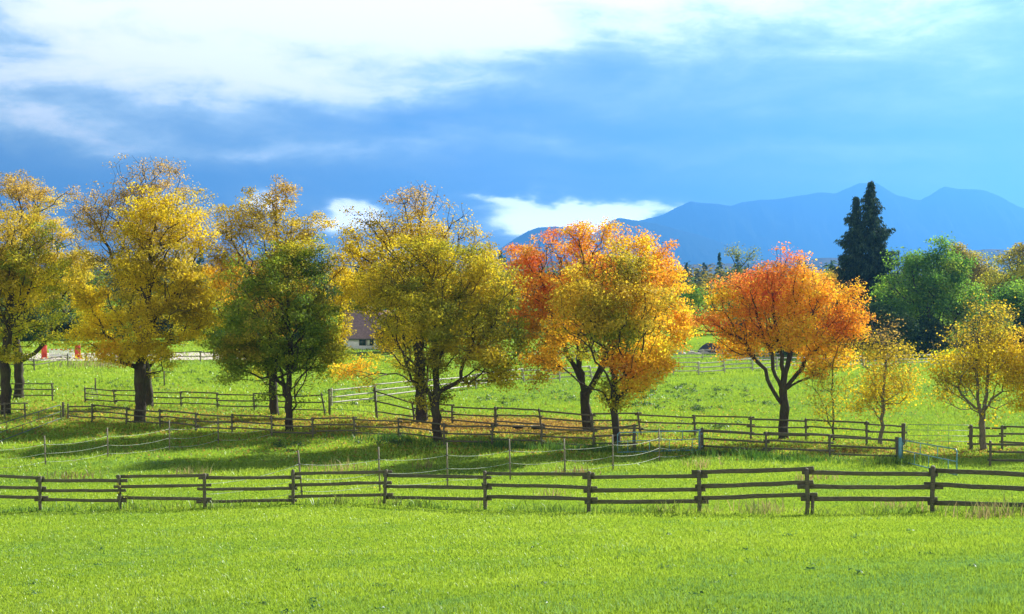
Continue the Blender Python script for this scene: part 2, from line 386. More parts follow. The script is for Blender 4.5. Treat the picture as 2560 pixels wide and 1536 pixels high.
def sheet(name, poly, mat, lift=.06):
    """a flat surface laid a little over the pasture, outline given in photo pixels"""
    pts = np.array([gpix(*p) for p in poly]); n = 26
    a, b, c, d = pts[:, :2]
    V = []; 
    for j in range(n + 1):
        for i in range(n + 1):
            s, t = i / n, j / n
            q = (a * (1 - s) + b * s) * (1 - t) + (d * (1 - s) + c * s) * t
            V.append((q[0], q[1], float(ground(q[0], q[1])) + lift))
    I = np.arange((n + 1) ** 2).reshape(n + 1, n + 1); q = np.stack([I[:-1, :-1], I[:-1, 1:], I[1:, 1:], I[1:, :-1]], -1).reshape(-1, 4)
    return tag(mesh_np(name, V, [q], mat, None, True), kind='structure')
sheet('riding_arena_sand', [(-320, 907), (660, 900), (640, 884), (-300, 884)], M_sand)

# ------------------------------------------------------------------ trees
def resample(pts, step):
    pts = np.asarray(pts, float); out = [pts[0]]
    for a, b in zip(pts[:-1], pts[1:]):
        n = max(1, int(round(np.linalg.norm(b - a) / step)))
        for i in range(1, n + 1): out.append(a + (b - a) * i / n)
    return out

def grow_skeleton(chains, tips, rng, bf=.4, step=.55, gnarl=.10):
    """chains: polylines (first is the trunk); tips are joined to the nearest wood, counting the way back to the root"""
    pos, par, plen = [], [], []
    for k, ch in enumerate(chains):
        pts = resample(ch, step * .8); last = -1
        if k > 0:
            d = np.linalg.norm(np.array(pos) - pts[0], axis=1); last = int(np.argmin(d)); pts = pts[1:] if d[last] < .5 else pts
        for i, p in enumerate(pts):
            p = np.array(p)
            if i > 0 or k > 0: p = p + rng.normal(0, .03, 3)
            pl = 0 if last < 0 else plen[last] + np.linalg.norm(p - pos[last])
            pos.append(p); par.append(last); plen.append(pl); last = len(pos) - 1
    nt = len(tips); tips = np.asarray(tips)
    Parr = np.array(pos); Larr = np.array(plen)
    d = np.linalg.norm(tips[:, None] - Parr[None], axis=2)
    low = (tips[:, None, 2] < Parr[None, :, 2] - .3) * .6
    c = d * (1 + low) + bf * Larr[None]
    best = c.min(1); who = c.argmin(1); done = np.zeros(nt, bool); tip_node = np.zeros(nt, int)
    for _ in range(nt):
        i = int(np.argmin(np.where(done, 1e9, best))); done[i] = True
        p0 = pos[who[i]]; t = tips[i]; Ld = np.linalg.norm(t - p0); n = max(1, int(round(Ld / step))); last = int(who[i]); new = []
        bend = rng.normal(0, gnarl, 3) * Ld; bend[2] += .06 * Ld
        for k in range(1, n + 1):
            s = k / n; p = p0 + (t - p0) * s + bend * 4 * s * (1 - s) * .5
            if k < n: p = p + rng.normal(0, .035, 3)
            pos.append(p); par.append(last); plen.append(plen[last] + np.linalg.norm(p - pos[last])); last = len(pos) - 1; new.append(last)
        tip_node[i] = last
        NP = np.array([pos[k] for k in new]); NL = np.array([plen[k] for k in new])
        c = np.linalg.norm(tips[:, None] - NP[None], axis=2) * (1 + (tips[:, None, 2] < NP[None, :, 2] - .3) * .6) + bf * NL[None]
        m = c.min(1); better = m < best; best[better] = m[better]; who[better] = np.array(new)[c.argmin(1)][better]
    return np.array(pos), np.array(par), tip_node

def wood_mesh(pos, par, tip_node, r_base, r_tip, rng, flare=.55):
    n = len(pos); cnt = np.zeros(n); cnt[tip_node] += 1
    kids = [[] for _ in range(n)]
    for i in range(n - 1, 0, -1):
        if par[i] >= 0: cnt[par[i]] += cnt[i]; kids[par[i]].append(i)
    cnt = np.maximum(cnt, 1); e = math.log(r_base / r_tip) / math.log(max(cnt[0], 2))
    rad = r_tip * cnt ** e
    h = pos[:, 2] - pos[0, 2]; rad = rad * (1 + flare * np.exp(-np.maximum(h, 0) / .3) * (rad > r_base * .5))
    mb = MB(); stack = [(0, None)]
    while stack:
        s, pr = stack.pop(); ch = [s] if pr is None else [pr, s]; cur = s
        while kids[cur]:
            ks = sorted(kids[cur], key=lambda k: -cnt[k])
            for k in ks[1:]: stack.append((k, cur))
            cur = ks[0]; ch.append(cur)
        if len(ch) < 2: continue
        r = rad[ch].copy()
        if pr is not None: r[0] = min(r[0], r[1] * 1.25)
        r[-1] *= .6
        sides = 11 if r.max() > .12 else 6 if r.max() > .035 else 4
        mb.ring_tube(pos[ch], r, sides, True, .07 if r.max() > .1 else 0, rng)
    return mb

def palette_color(pal, t):
    pal = np.array(pal, float); t = np.clip(t, 0, .9999) * (len(pal) - 1); i = t.astype(int); f = (t - i)[:, None]
    return pal[i] * (1 - f) + pal[i + 1] * f

def leaf_quads(c, nrm, size, rng, aspect=.85, hang=0.0):
    n = len(c); nrm = nrm / (np.linalg.norm(nrm, axis=1)[:, None] + 1e-9)
    t = rng.normal(0, 1, (n, 3)); t[:, 2] -= hang
    t -= nrm * (t * nrm).sum(1)[:, None]; t /= np.linalg.norm(t, axis=1)[:, None] + 1e-9
    b = np.cross(nrm, t); L = size[:, None] * .5; W = L * aspect; fold = nrm * L * .25
    V = np.stack([c - t * L, c + b * W + fold + t * L * .1, c + t * L, c - b * W + fold + t * L * .1], 1).reshape(-1, 3)
    return V, np.arange(4 * n).reshape(n, 4)

def make_tree(name, label, cat, group, base, r_base, trunk, limbs, lobes, n_tips, per_tip, leaf, seed, spread=.30, D=None, bark=None, bf=.4, step=.55, r_tip=.008, min_gap=.36, flare=.35, clump=1.0, gloss_mat=None, crown_name='crown', void=1.9):
    """base/trunk/limbs/lobes in photo pixels at the tree's own distance; a lobe is (px, py, rx, ry, depth offset m, weight, leafiness, palette)"""
    rng = np.random.default_rng(seed)
    if D is None: b0 = gpix(*base); D = b0[1]
    else:
        b0 = P(base[0], base[1], D); b0[2] = float(ground(b0[0], b0[1]))
    root = thing(name, label, cat, b0, group)
    chains = []
    def chain(poly): return [P(q[0], q[1], D + (q[2] if len(q) > 2 else 0)) for q in poly]
    chains.append([b0 - np.array([0, 0, .25]), b0 + np.array([0, 0, .12])] + chain(trunk)); chains += [chain(l) for l in limbs]
    px2m = D / F; subs = []
    for l in lobes:
        m = max(3, int(round(9 * min(1.9, l[2] * l[3] / 4500.)))); c_ = rng.normal(0, 1, (m, 3)); c_ /= np.linalg.norm(c_, axis=1)[:, None]; subs.append((c_ * rng.uniform(.35, .78, (m, 1)), rng.uniform(.40, .64, m)))
    n_tips = int(n_tips * 1.18); tips, leafy, pals = [], [], []
    wts = np.array([(l[2] * l[3]) * l[5] for l in lobes], float); wts /= wts.sum()
    cells = {}; tries = 0
    while len(tips) < n_tips and tries < n_tips * 30:
        tries += 1; k = rng.choice(len(lobes), p=wts); l = lobes[k]
        v = rng.normal(0, 1, 3); v /= np.linalg.norm(v); j = rng.integers(len(subs[k][1])); v = subs[k][0][j] + v * subs[k][1][j] * rng.random() ** .45 * np.array([1.12, 1.12, .85])
        c = P(l[0], l[1], D + l[4]); rx, rz = l[2] * px2m, l[3] * px2m
        p = c + v * np.array([rx, (rx + rz) * .5 * .95, rz])
        p = p + rng.normal(0, .2, 3)
        if p[2] < b0[2] + .5: continue
        if min_gap > 0:
            key = tuple((p / min_gap).astype(int)); bad = False
            for dx in (-1, 0, 1):
                for dy in (-1, 0, 1):
                    for dz in (-1, 0, 1):
                        for q in cells.get((key[0] + dx, key[1] + dy, key[2] + dz), ()):
                            if np.sum((p - q) ** 2) < min_gap ** 2: bad = True
            if bad: continue
            cells.setdefault(key, []).append(p)
        tips.append(p); leafy.append(l[6]); pals.append(k)
    tips = np.array(tips); leafy = np.array(leafy); pals = np.array(pals)
    pos, par, tn = grow_skeleton(chains, tips, rng, bf, step)
    vo = vnoise3(tips[:, 0] / void, tips[:, 1] / void, tips[:, 2] / (void * .75), seed + 3) * .7 + vnoise3(tips[:, 0] / (void * .4), tips[:, 1] / (void * .4), tips[:, 2] / (void * .4), seed + 5) * .3
    s_ = np.clip((vo - .35) / .15, 0, 1); leafy = leafy * (.06 + .94 * s_ * s_ * (3 - 2 * s_)) * 1.3
    wood_mesh(pos, par, tn, r_base, r_tip, rng, flare).build('trunk', bark or M_bark, root, smooth=True)
    # leaves in sprays round the twig ends, each tip with its own share and its own tone
    share = np.maximum(leafy * per_tip * .92 * rng.lognormal(0, .35, len(tips)), 0)
    cnt = rng.poisson(share); idx = np.repeat(np.arange(len(tips)), cnt); n = len(idx)
    off = rng.normal(0, 1, (n, 3)); off /= np.linalg.norm(off, axis=1)[:, None]; off *= rng.random((n, 1)) ** .45 * 1.95; off *= np.array([spread, spread, spread * .52])
    back = rng.random((n, 1)) * .5
    parent_dir = pos[par[tn]] - pos[tn]
    c = tips[idx] + off + parent_dir[idx] * back
    cen = tips.mean(0); outw = c - cen; outw /= np.linalg.norm(outw, axis=1)[:, None] + 1e-9
    nrm = outw * .55 + np.array([0, 0, .55]) + rng.normal(0, .62, (n, 3))
    size = leaf * .80 * rng.uniform(.6, 1.3, n)
    V, Q = leaf_quads(c, nrm, size, rng, .9, .6)
    tone = np.clip(.5 + 1.5 * clump * fbm(tips[:, 0] / 1.9 + tips[:, 1] * .31, tips[:, 2] / 1.6 + tips[:, 1] * .23, seed, 3) + rng.normal(0, .13, len(tips)), 0, 1)
    t = np.clip(tone[idx] + rng.normal(0, .10, n), 0, 1)
    tint = np.zeros((n, 3))
    for k in range(len(lobes)):
        m = pals[idx] == k
        if m.any(): tint[m] = palette_color(lobes[k][7], t[m])
    tint *= 1.55 * rng.uniform(.75, 1.2, (n, 1)); tint = np.clip(tint, .002, .82)
    mesh_np(crown_name, V, [Q], gloss_mat or M_leaf, root, False, tint=tint)
    return root

YEL = [(.18, .15, .008), (.38, .29, .008), (.51, .38, .01), (.56, .41, .012)]
GLOW = [(.48, .20, .012), (.66, .30, .014), (.74, .37, .016), (.72, .43, .02)]
GOLD = [(.20, .155, .014), (.33, .25, .016), (.43, .32, .022), (.47, .35, .03)]
BROWN = [(.22, .145, .035), (.32, .215, .04), (.42, .29, .05), (.34, .23, .06)]
YGREEN = [(.12, .16, .014), (.22, .24, .014), (.36, .31, .014), (.42, .35, .018)]
GREEN = [(.075, .125, .010), (.12, .18, .011), (.18, .225, .013), (.32, .25, .016)]
OLIVE = [(.12, .14, .012), (.24, .23, .012), (.38, .31, .012), (.48, .35, .012)]
OLIVEB = [(.17, .16, .012), (.29, .245, .012), (.41, .32, .012), (.46, .33, .016)]
ORANGE = [(.44, .15, .012), (.62, .23, .014), (.72, .30, .016), (.72, .37, .02)]
REDOR = [(.46, .11, .03), (.62, .17, .03), (.70, .25, .03), (.74, .32, .05)]
AMBER = [(.32, .19, .012), (.52, .29, .014), (.62, .34, .018), (.64, .40, .02)]
SEAR = [(.19, .17, .012), (.34, .27, .014), (.47, .33, .018), (.54, .35, .03)]
TWIG = [(.20, .14, .06), (.30, .21, .08), (.40, .28, .10), (.34, .24, .10)]

GR = 'maples along the fenced track'
# back row
make_tree('maple_tree', 'golden maple behind the leftmost trunk, its low right limb sweeping over the gateway', 'tree', GR, (47, 998), .34,
    [(48, 940), (46, 900), (38, 820), (50, 700), (60, 600)], [[(50, 905), (85, 885), (112, 858), (140, 825)], [(46, 900), (20, 850), (-10, 780)]],
    [(95, 560, 85, 120, 0, 1, .9, GOLD), (70, 480, 75, 55, 0, 1, .75, BROWN), (150, 690, 70, 90, 0, 1, 1, YGREEN), (60, 690, 110, 110, 0, 1, 1, YEL), (130, 820, 75, 50, -1, 1, 1, YGREEN), (30, 830, 70, 50, 0, 1, 1, YGREEN), (190, 640, 48, 75, 0, 1, .85, GOLD), (205, 730, 42, 60, 1, .9, .9, YEL), (185, 510, 30, 45, 0, .8, .4, TWIG), (210, 800, 40, 60, 0, .9, .9, YGREEN)],
    620, 62, .15, 11)
make_tree('maple_tree', 'tallest maple, brownish thinning crown rising behind the bright yellow one', 'tree', GR, (372, 1014), .30,
    [(368, 940), (350, 850), (330, 770), (345, 660), (360, 560)], [[(330, 770), (300, 700), (270, 620), (240, 560)], [(340, 700), (410, 620), (450, 540)]],
    [(380, 735, 140, 90, 0, 1, .9, SEAR), (365, 535, 170, 118, 0, 1.3, .62, BROWN), (260, 560, 80, 90, 0, 1, .6, GOLD), (470, 540, 70, 90, 0, 1, .6, GOLD), (215, 550, 52, 80, 0, 1, .4, TWIG), (250, 640, 70, 70, 0, 1, .7, GOLD), (365, 432, 105, 48, 0, 2.0, .5, TWIG), (470, 640, 60, 70, 0, 1, .7, GOLD), (360, 640, 120, 90, 1, 1, .8, GOLD), (210, 720, 40, 50, 0, .8, .6, SEAR), (510, 560, 38, 65, 0, .8, .6, BROWN), (525, 700, 42, 70, 0, .9, .9, YEL), (210, 790, 45, 60, 1, .8, .9, YGREEN), (470, 820, 70, 55, 2, 1, 1, YGREEN), (400, 900, 35, 45, 0, .8, 1, YGREEN)],
    960, 56, .14, 12)
make_tree('maple_tree', 'golden maple behind the dark green one, yellow leaves showing to its right', 'tree', GR, (686, 1037), .28,
    [(682, 950), (680, 850), (690, 740), (695, 620), (690, 540)], [[(685, 760), (620, 680), (580, 600), (575, 540)], [(690, 720), (770, 660), (830, 640)], [(684, 900), (760, 880), (840, 890)]],
    [(690, 750, 125, 110, 0, 1.1, 1, AMBER), (690, 565, 130, 88, 0, 1.2, .8, GOLD), (690, 495, 62, 38, 0, 1, .75, BROWN), (785, 590, 55, 66, 0, 1, .8, GOLD), (600, 590, 65, 62, 0, 1, .75, GOLD), (555, 620, 38, 62, 0, .9, .6, BROWN), (690, 630, 140, 60, 0, .9, .9, GOLD), (850, 680, 62, 80, 1, 1, 1, YEL), (825, 800, 46, 80, 1, 1, 1, YEL), (856, 855, 26, 45, 1, .8, 1, YEL), (868, 770, 30, 30, 1, .7, 1, YEL), (810, 905, 66, 50, 0, 1, .9, YGREEN), (832, 935, 34, 22, 0, .5, .8, YGREEN), (580, 720, 72, 80, 1, 1, 1, AMBER), (545, 800, 45, 60, 1, .8, .9, YGREEN), (700, 660, 130, 80, 0, .7, .9, YEL), (640, 900, 50, 60, 0, .4, 1, YGREEN)],
    980, 66, .15, 13)
make_tree('maple_tree', 'yellow maple with a nearly bare twiggy top behind the olive one', 'tree', GR, (1054, 1055), .36,
    [(1052, 960), (1046, 860), (1036, 760), (1030, 680), (1045, 610), (1055, 540)], [[(1032, 700), (985, 630), (965, 580), (930, 540)], [(1036, 680), (1090, 620), (1130, 560), (1160, 540)], [(1045, 620), (1020, 560), (1010, 510)]],
    [(1050, 745, 150, 110, 0, 1.1, 1, YEL), (1010, 580, 145, 85, 0, 1.4, .6, GOLD), (925, 575, 65, 62, 0, 1, .8, YEL), (1048, 500, 78, 44, 0, 2.0, .42, TWIG), (1140, 560, 55, 52, 0, 1.3, .45, GOLD), (900, 640, 60, 60, 0, 1, .9, YEL), (1220, 650, 45, 70, -1, 1, 1, YEL), (1130, 620, 70, 55, 0, 1, .7, GOLD), (1170, 590, 40, 30, 0, .6, .35, GOLD), (1000, 660, 120, 80, 2, 1, .8, YEL), (1200, 760, 80, 90, 2, .8, .9, YGREEN), (910, 725, 55, 55, 2, .8, .9, YEL), (1050, 880, 110, 60, 2, .5, .8, YGREEN)],
    1050, 60, .15, 14)
make_tree('maple_tree', 'orange and red maple with a forked trunk behind the gold crown', 'tree', GR, (1469, 1078), .29,
    [(1466, 1030), (1462, 985)], [[(1462, 985), (1442, 925), (1420, 890), (1395, 830), (1370, 760), (1350, 690)], [(1460, 975), (1448, 920), (1446, 860), (1455, 780), (1470, 700)], [(1464, 990), (1495, 940), (1512, 890), (1540, 820), (1590, 740), (1620, 690)]],
    [(1345, 650, 75, 62, 0, 1, 1.1, REDOR), (1410, 680, 70, 60, -.5, .9, 1.1, ORANGE), (1395, 760, 55, 50, -.5, .7, 1, ORANGE), (1325, 735, 62, 85, 0, 1, 1.1, ORANGE), (1400, 615, 60, 42, 0, .9, 1.1, REDOR), (1455, 600, 70, 42, 0, 1, 1.1, ORANGE), (1515, 592, 70, 36, 0, 1, 1.1, GLOW), (1590, 615, 75, 52, 0, 1, 1.1, GLOW), (1650, 690, 62, 85, 0, 1, 1.1, GLOW), (1685, 780, 45, 90, 0, 1, 1.1, GLOW), (1660, 880, 52, 65, 0, 1, 1, GLOW), (1500, 690, 150, 90, 2, .8, 1.1, ORANGE), (1350, 850, 60, 70, 0, 1, 1, AMBER), (1500, 830, 150, 70, 2, .5, 1, AMBER), (1295, 800, 38, 55, 0, .8, 1, ORANGE)],
    880, 60, .15, 15, void=1.6)
# front row
make_tree('maple_tree', 'yellow green maple at the left edge with thick dark trunk nearest the open gate', 'tree', GR, (14, 1037), .32,
    [(15, 960), (12, 910), (22, 830), (28, 740), (35, 640)], [[(12, 910), (-25, 870), (-60, 800)], [(22, 830), (60, 760), (90, 680)]],
    [(10, 600, 115, 150, 0, 1, .9, GOLD), (40, 480, 70, 40, 1, 1, .75, BROWN), (-50, 520, 70, 80, 0, 1, .8, BROWN), (85, 640, 75, 100, 0, 1, 1, YGREEN), (20, 740, 130, 90, 0, 1, 1, YEL), (-60, 700, 120, 130, 0, 1, 1, YEL), (70, 790, 85, 60, -1, 1, 1, YGREEN), (-30, 860, 80, 45, 0, .9, 1, YGREEN), (25, 880, 60, 28, -1, .8, .9, YGREEN)],
    760, 58, .15, 21)
make_tree('maple_tree', 'bright yellow maple with dark trunk standing at the near fence, second from the left', 'tree', GR, (352, 1058), .33,
    [(350, 980), (350, 920), (362, 860), (370, 780), (374, 690), (378, 600)], [[(360, 868), (400, 858), (460, 862), (525, 866)], [(366, 820), (420, 760), (490, 690)], [(366, 830), (300, 790), (230, 770)], [(370, 760), (320, 690), (290, 640)]],
    [(385, 560, 90, 90, 0, 1, .8, YEL), (460, 590, 70, 70, 0, 1, .85, YEL), (330, 680, 75, 60, 0, 1, .95, YEL), (460, 720, 80, 75, 0, 1, 1, YEL), (250, 760, 70, 60, 0, 1, .95, YEL), (232, 835, 55, 62, 0, 1, 1, YEL), (490, 800, 50, 55, 0, .9, .9, YEL), (205, 760, 45, 50, 0, .8, .9, YEL), (350, 850, 90, 60, -1.5, 1, 1.1, YEL), (400, 790, 110, 60, -1, 1, 1, YEL), (300, 880, 60, 30, -1, .9, 1, AMBER), (500, 740, 40, 50, 0, .8, .9, YEL), (380, 660, 100, 70, -2, .9, .9, YEL), (200, 700, 40, 40, 0, .6, .8, SEAR), (400, 900, 40, 35, 0, .6, .9, YGREEN)],
    860, 56, .15, 22, void=1.6)
make_tree('maple_tree', 'dark green maple with drooping lower boughs on its left', 'tree', GR, (722, 1076), .22,
    [(722, 1000), (722, 920), (726, 840), (718, 760), (722, 670)], [[(724, 850), (660, 800), (600, 790)], [(722, 900), (640, 900), (580, 930)], [(722, 800), (780, 740), (815, 720)]],
    [(700, 680, 110, 85, 0, 1, 1.15, GREEN), (790, 650, 45, 60, 0, .8, 1, GREEN), (620, 740, 75, 80, 0, 1, 1.15, GREEN), (690, 780, 130, 90, -1, 1, 1.2, GREEN), (600, 850, 75, 70, 0, 1, 1.15, GREEN), (770, 800, 70, 90, 0, 1, 1.1, GREEN), (690, 880, 110, 60, 0, 1, 1.1, GREEN), (580, 940, 42, 40, 0, 1, 1, GREEN), (760, 920, 50, 60, 0, .9, 1, GREEN), (700, 610, 70, 35, 0, .8, .9, OLIVE), (690, 960, 45, 45, 0, .7, .85, GREEN), (552, 870, 36, 60, 0, .8, 1, GREEN), (815, 850, 35, 60, 0, .7, .9, OLIVE), (752, 985, 38, 42, 0, .7, .8, GREEN)],
    1000, 72, .135, 23)
make_tree('maple_tree', 'broad olive and gold maple whose low left branch reaches over the paddock', 'tree', GR, (1092, 1105), .25,
    [(1091, 1030), (1090, 960), (1084, 890), (1088, 810), (1078, 740), (1085, 680)], [[(1088, 905), (1020, 915), (950, 925), (890, 908)], [(1088, 890), (1160, 872), (1230, 880)], [(1084, 840), (1010, 780), (960, 740)], [(1088, 810), (1150, 740), (1190, 690)]],
    [(1080, 650, 90, 60, 0, 1, .95, OLIVE), (990, 700, 90, 80, 0, 1, 1, OLIVEB), (1180, 690, 85, 80, 0, 1, 1, OLIVE), (1080, 770, 140, 90, -1, 1, 1.05, OLIVE), (985, 795, 52, 55, 0, 1, 1, OLIVEB), (920, 765, 44, 30, 0, .8, .95, OLIVEB), (975, 845, 30, 42, 0, .8, 1, OLIVEB), (1240, 790, 55, 80, 0, 1, 1, OLIVE), (1015, 885, 72, 48, -1, 1, 1.05, OLIVEB), (1150, 870, 110, 55, -1, 1, 1.05, OLIVEB), (890, 920, 45, 28, 0, .9, 1, AMBER), (1250, 930, 45, 45, 0, .9, .85, YGREEN), (1080, 930, 80, 40, -.5, 1, 1, OLIVEB), (1040, 620, 60, 35, 1, .7, .85, OLIVEB), (920, 950, 40, 25, 0, .6, .8, OLIVEB), (1095, 985, 34, 45, 0, .8, .9, OLIVE), (1060, 1000, 22, 30, 0, .4, .7, OLIVEB), (1290, 850, 38, 70, 1, .8, .9, YGREEN), (1265, 720, 40, 60, 0, .8, .9, OLIVE)],
    1000, 58, .14, 24, void=1.6)
make_tree('maple_tree', 'gold and green round maple just in front of the orange forked one', 'tree', GR, (1541, 1120), .20,
    [(1538, 1050), (1535, 980), (1532, 900), (1538, 850)], [[(1538, 850), (1560, 790), (1600, 720), (1620, 660)], [(1537, 860), (1500, 800), (1480, 720), (1490, 660)], [(1534, 900), (1580, 850), (1630, 830)], [(1534, 890), (1470, 840), (1420, 830)]],
    [(1500, 672, 78, 58, 0, 1, .85, SEAR), (1570, 690, 62, 60, 0, 1, .85, SEAR), (1640, 720, 40, 50, 0, .6, .9, GLOW), (1445, 735, 55, 58, 0, 1, .85, SEAR), (1525, 765, 125, 75, -1, 1, .9, SEAR), (1610, 785, 50, 70, 0, 1, .95, AMBER), (1405, 825, 58, 52, 0, 1, .9, AMBER), (1365, 890, 40, 45, 0, .8, .75, AMBER), (1535, 835, 85, 55, -1, 1, .9, YGREEN), (1590, 890, 70, 55, 0, 1, 1, GLOW), (1595, 955, 52, 42, 0, 1, 1, GLOW), (1540, 985, 42, 38, -.5, .9, .9, YGREEN), (1635, 870, 40, 55, 0, .9, 1, GLOW), (1350, 940, 22, 25, 0, .4, .5, OLIVEB), (1460, 860, 55, 38, 0, .7, .9, YGREEN)],
    820, 58, .145, 25)
make_tree('maple_tree', 'spreading orange maple with many bare dark limbs, right of the forked one', 'tree', GR, (1960, 1098), .27,
    [(1960, 1050), (1959, 1000), (1960, 960)],
    [[(1956, 1015), (1927, 967), (1914, 927), (1875, 881), (1859, 849), (1816, 832), (1780, 800)], [(1955, 970), (1933, 924), (1931, 885), (1910, 849), (1890, 780)], [(1960, 950), (1953, 892), (1937, 814), (1931, 760), (1940, 690)], [(1963, 970), (2004, 920), (2023, 885), (2058, 862), (2095, 830)], [(1964, 972), (1996, 955), (2028, 942)], [(1961, 950), (1976, 896), (1972, 834), (1990, 760), (2010, 700)]],
    [(1935, 706, 80, 50, 0, 1, 1, REDOR), (2015, 705, 60, 46, 0, 1, 1, ORANGE), (1850, 720, 60, 50, 0, 1, 1, REDOR), (1800, 730, 42, 40, 0, 1, 1, GLOW), (1780, 815, 55, 36, 0, 1, 1, REDOR), (1900, 780, 100, 70, 0, 1, .95, ORANGE), (2060, 740, 50, 50, 0, 1, 1, ORANGE), (2120, 760, 38, 42, 0, 1, .95, ORANGE), (2090, 820, 60, 50, 0, 1, .95, ORANGE), (1990, 840, 60, 55, -1, 1, 1, GLOW), (1860, 850, 70, 45, 0, 1, .95, GLOW), (2060, 880, 50, 45, 0, .9, .9, GLOW), (2140, 790, 22, 22, 0, .7, .9, ORANGE), (1990, 760, 90, 60, 1, 1, .95, ORANGE), (2090, 910, 70, 45, 0, .7, .7, GLOW), (1950, 645, 30, 18, 0, .8, .9, REDOR), (2010, 650, 22, 18, 0, .8, .9, REDOR)],
    860, 46, .14, 26, void=1.5)
GS = 'young trees along the track'
make_tree('young_maple', 'slender young tree with thin leaves, just right of the spreading orange maple', 'young tree', GS, (2083, 1102), .055,
    [(2082, 1050), (2080, 980), (2083, 900)], [], [(2082, 880, 45, 40, 0, 1, .5, AMBER), (2080, 950, 55, 55, 0, 1, .55, OLIVEB), (2083, 1010, 45, 45, 0, 1, .55, OLIVE), (2090, 1055, 22, 30, 0, .7, .5, OLIVE)], 170, 26, .12, 31, .3, bf=.25, r_tip=.006)
make_tree('young_maple', 'young tree with dark twiggy tip and yellow skirt, middle of the three on the right', 'young tree', GS, (2203, 1112), .10,
    [(2205, 1050), (2210, 980), (2212, 900), (2205, 840)], [[(2206, 1030), (2190, 990), (2186, 930)]],
    [(2195, 830, 38, 42, 0, 1, .35, BROWN), (2205, 890, 60, 45, 0, 1, .75, SEAR), (2215, 940, 62, 40, 0, 1, .75, SEAR), (2170, 985, 34, 30, 0, 1, .95, YEL), (2235, 985, 38, 26, 0, 1, .9, YEL), (2150, 1015, 16, 14, 0, .8, .9, YEL), (2195, 1025, 20, 16, 0, .5, .5, AMBER), (2200, 970, 40, 30, 0, .8, .8, YEL)], 250, 30, .13, 32, .32, bf=.25, r_tip=.006, bark=M_palebark)
make_tree('young_maple', 'full yellow young maple with a forked pale trunk beside the wire gate', 'young tree', GS, (2457, 1126), .15,
    [(2456, 1080), (2454, 1045)], [[(2454, 1045), (2444, 990), (2440, 920), (2445, 840), (2450, 780)], [(2456, 1045), (2465, 990), (2470, 910), (2475, 840)], [(2462, 1030), (2480, 1000), (2505, 980)]],
    [(2455, 790, 55, 55, 0, 1, .85, SEAR), (2400, 850, 55, 50, 0, 1, 1, GOLD), (2500, 850, 50, 50, 0, 1, .9, SEAR), (2440, 900, 95, 60, 0, 1, 1, YEL), (2390, 930, 50, 45, 0, 1, .9, SEAR), (2520, 920, 50, 50, 0, 1, 1, YEL), (2440, 980, 85, 40, 0, 1, 1, YEL), (2370, 1000, 22, 16, 0, .7, .8, SEAR), (2490, 1010, 40, 20, 0, .8, .9, YEL), (2525, 990, 40, 20, 0, .8, .9, YEL)], 430, 42, .135, 33, .34, bf=.3, r_tip=.007, bark=M_palebark)
make_tree('young_maple', 'yellow young tree cut off by the right edge of the view', 'young tree', GS, (2650, 1128), .12,
    [(2648, 1060), (2645, 980), (2648, 880)], [], [(2640, 850, 80, 70, 0, 1, .9, SEAR), (2610, 930, 75, 70, 0, 1, 1, YEL), (2680, 930, 70, 80, 0, 1, 1, YEL), (2600, 990, 50, 30, 0, 1, .9, YEL)], 300, 55, .125, 34, .34, bf=.3, r_tip=.007)

# ------------------------------------------------------------------ background trees
GF = 'trees beyond the far fence'
def far_tree(name, label, base, D, lobes, n, per, leaf, seed, r=.25, group=GF, **k):
    k.setdefault('void', 3.2); n = int(n * 1.2); per = per * 1.25
    b = P(base[0], base[1], D); top = min(l[1] for l in lobes); mid = lobes[0]
    return make_tree(name, label, 'tree', group, base, r, [(base[0], (mid[1] + base[1]) / 2), (mid[0], mid[1])], [], lobes, n, per, leaf, seed, spread=.75, D=D, step=1.4, r_tip=.02, **k)
DKGREEN = [(.022, .05, .014), (.035, .075, .02), (.055, .10, .026), (.09, .13, .03)]
MIDGREEN = [(.055, .13, .014), (.095, .20, .018), (.15, .26, .02), (.25, .28, .025)]
RUST = [(.15, .13, .03), (.24, .20, .03), (.30, .26, .04), (.20, .22, .035)]
far_tree('leafy_tree', 'big rounded dark green tree right of the tall spruce', (2320, 885), 148, [(2320, 720, 105, 110, 0, 1, 1, MIDGREEN), (2290, 640, 60, 50, 0, 1, 1, MIDGREEN), (2360, 640, 50, 50, 0, 1, 1, MIDGREEN), (2400, 730, 45, 80, 0, 1, 1, MIDGREEN), (2310, 830, 90, 70, 0, 1, 1, DKGREEN), (2240, 760, 40, 80, -1, 1, 1, MIDGREEN)], 380, 70, .30, 41)
far_tree('leafy_tree', 'rust and yellow tree behind the big dark green one', (2425, 880), 178, [(2425, 690, 75, 75, 0, 1, 1, RUST), (2440, 790, 70, 60, 0, .8, 1, MIDGREEN), (2410, 640, 40, 35, 0, 1, .9, RUST), (2460, 730, 50, 60, 0, 1, .9, SEAR)], 150, 60, .34, 42)
far_tree('leafy_tree', 'olive tree with a tawny top at the right edge', (2540, 885), 172, [(2540, 690, 85, 65, 0, 1, 1, YGREEN), (2545, 640, 55, 28, 0, 1, .9, RUST), (2500, 720, 50, 55, 0, 1, 1, YGREEN), (2620, 690, 70, 80, 0, 1, 1, SEAR)], 230, 70, .34, 43)
far_tree('leafy_tree', 'dark green round tree below the olive one at the right edge', (2560, 890), 150, [(2560, 760, 75, 65, 0, 1, 1.1, MIDGREEN), (2540, 830, 70, 60, 0, 1, 1.1, DKGREEN), (2640, 780, 70, 90, 0, 1, 1, DKGREEN)], 230, 80, .3, 44)
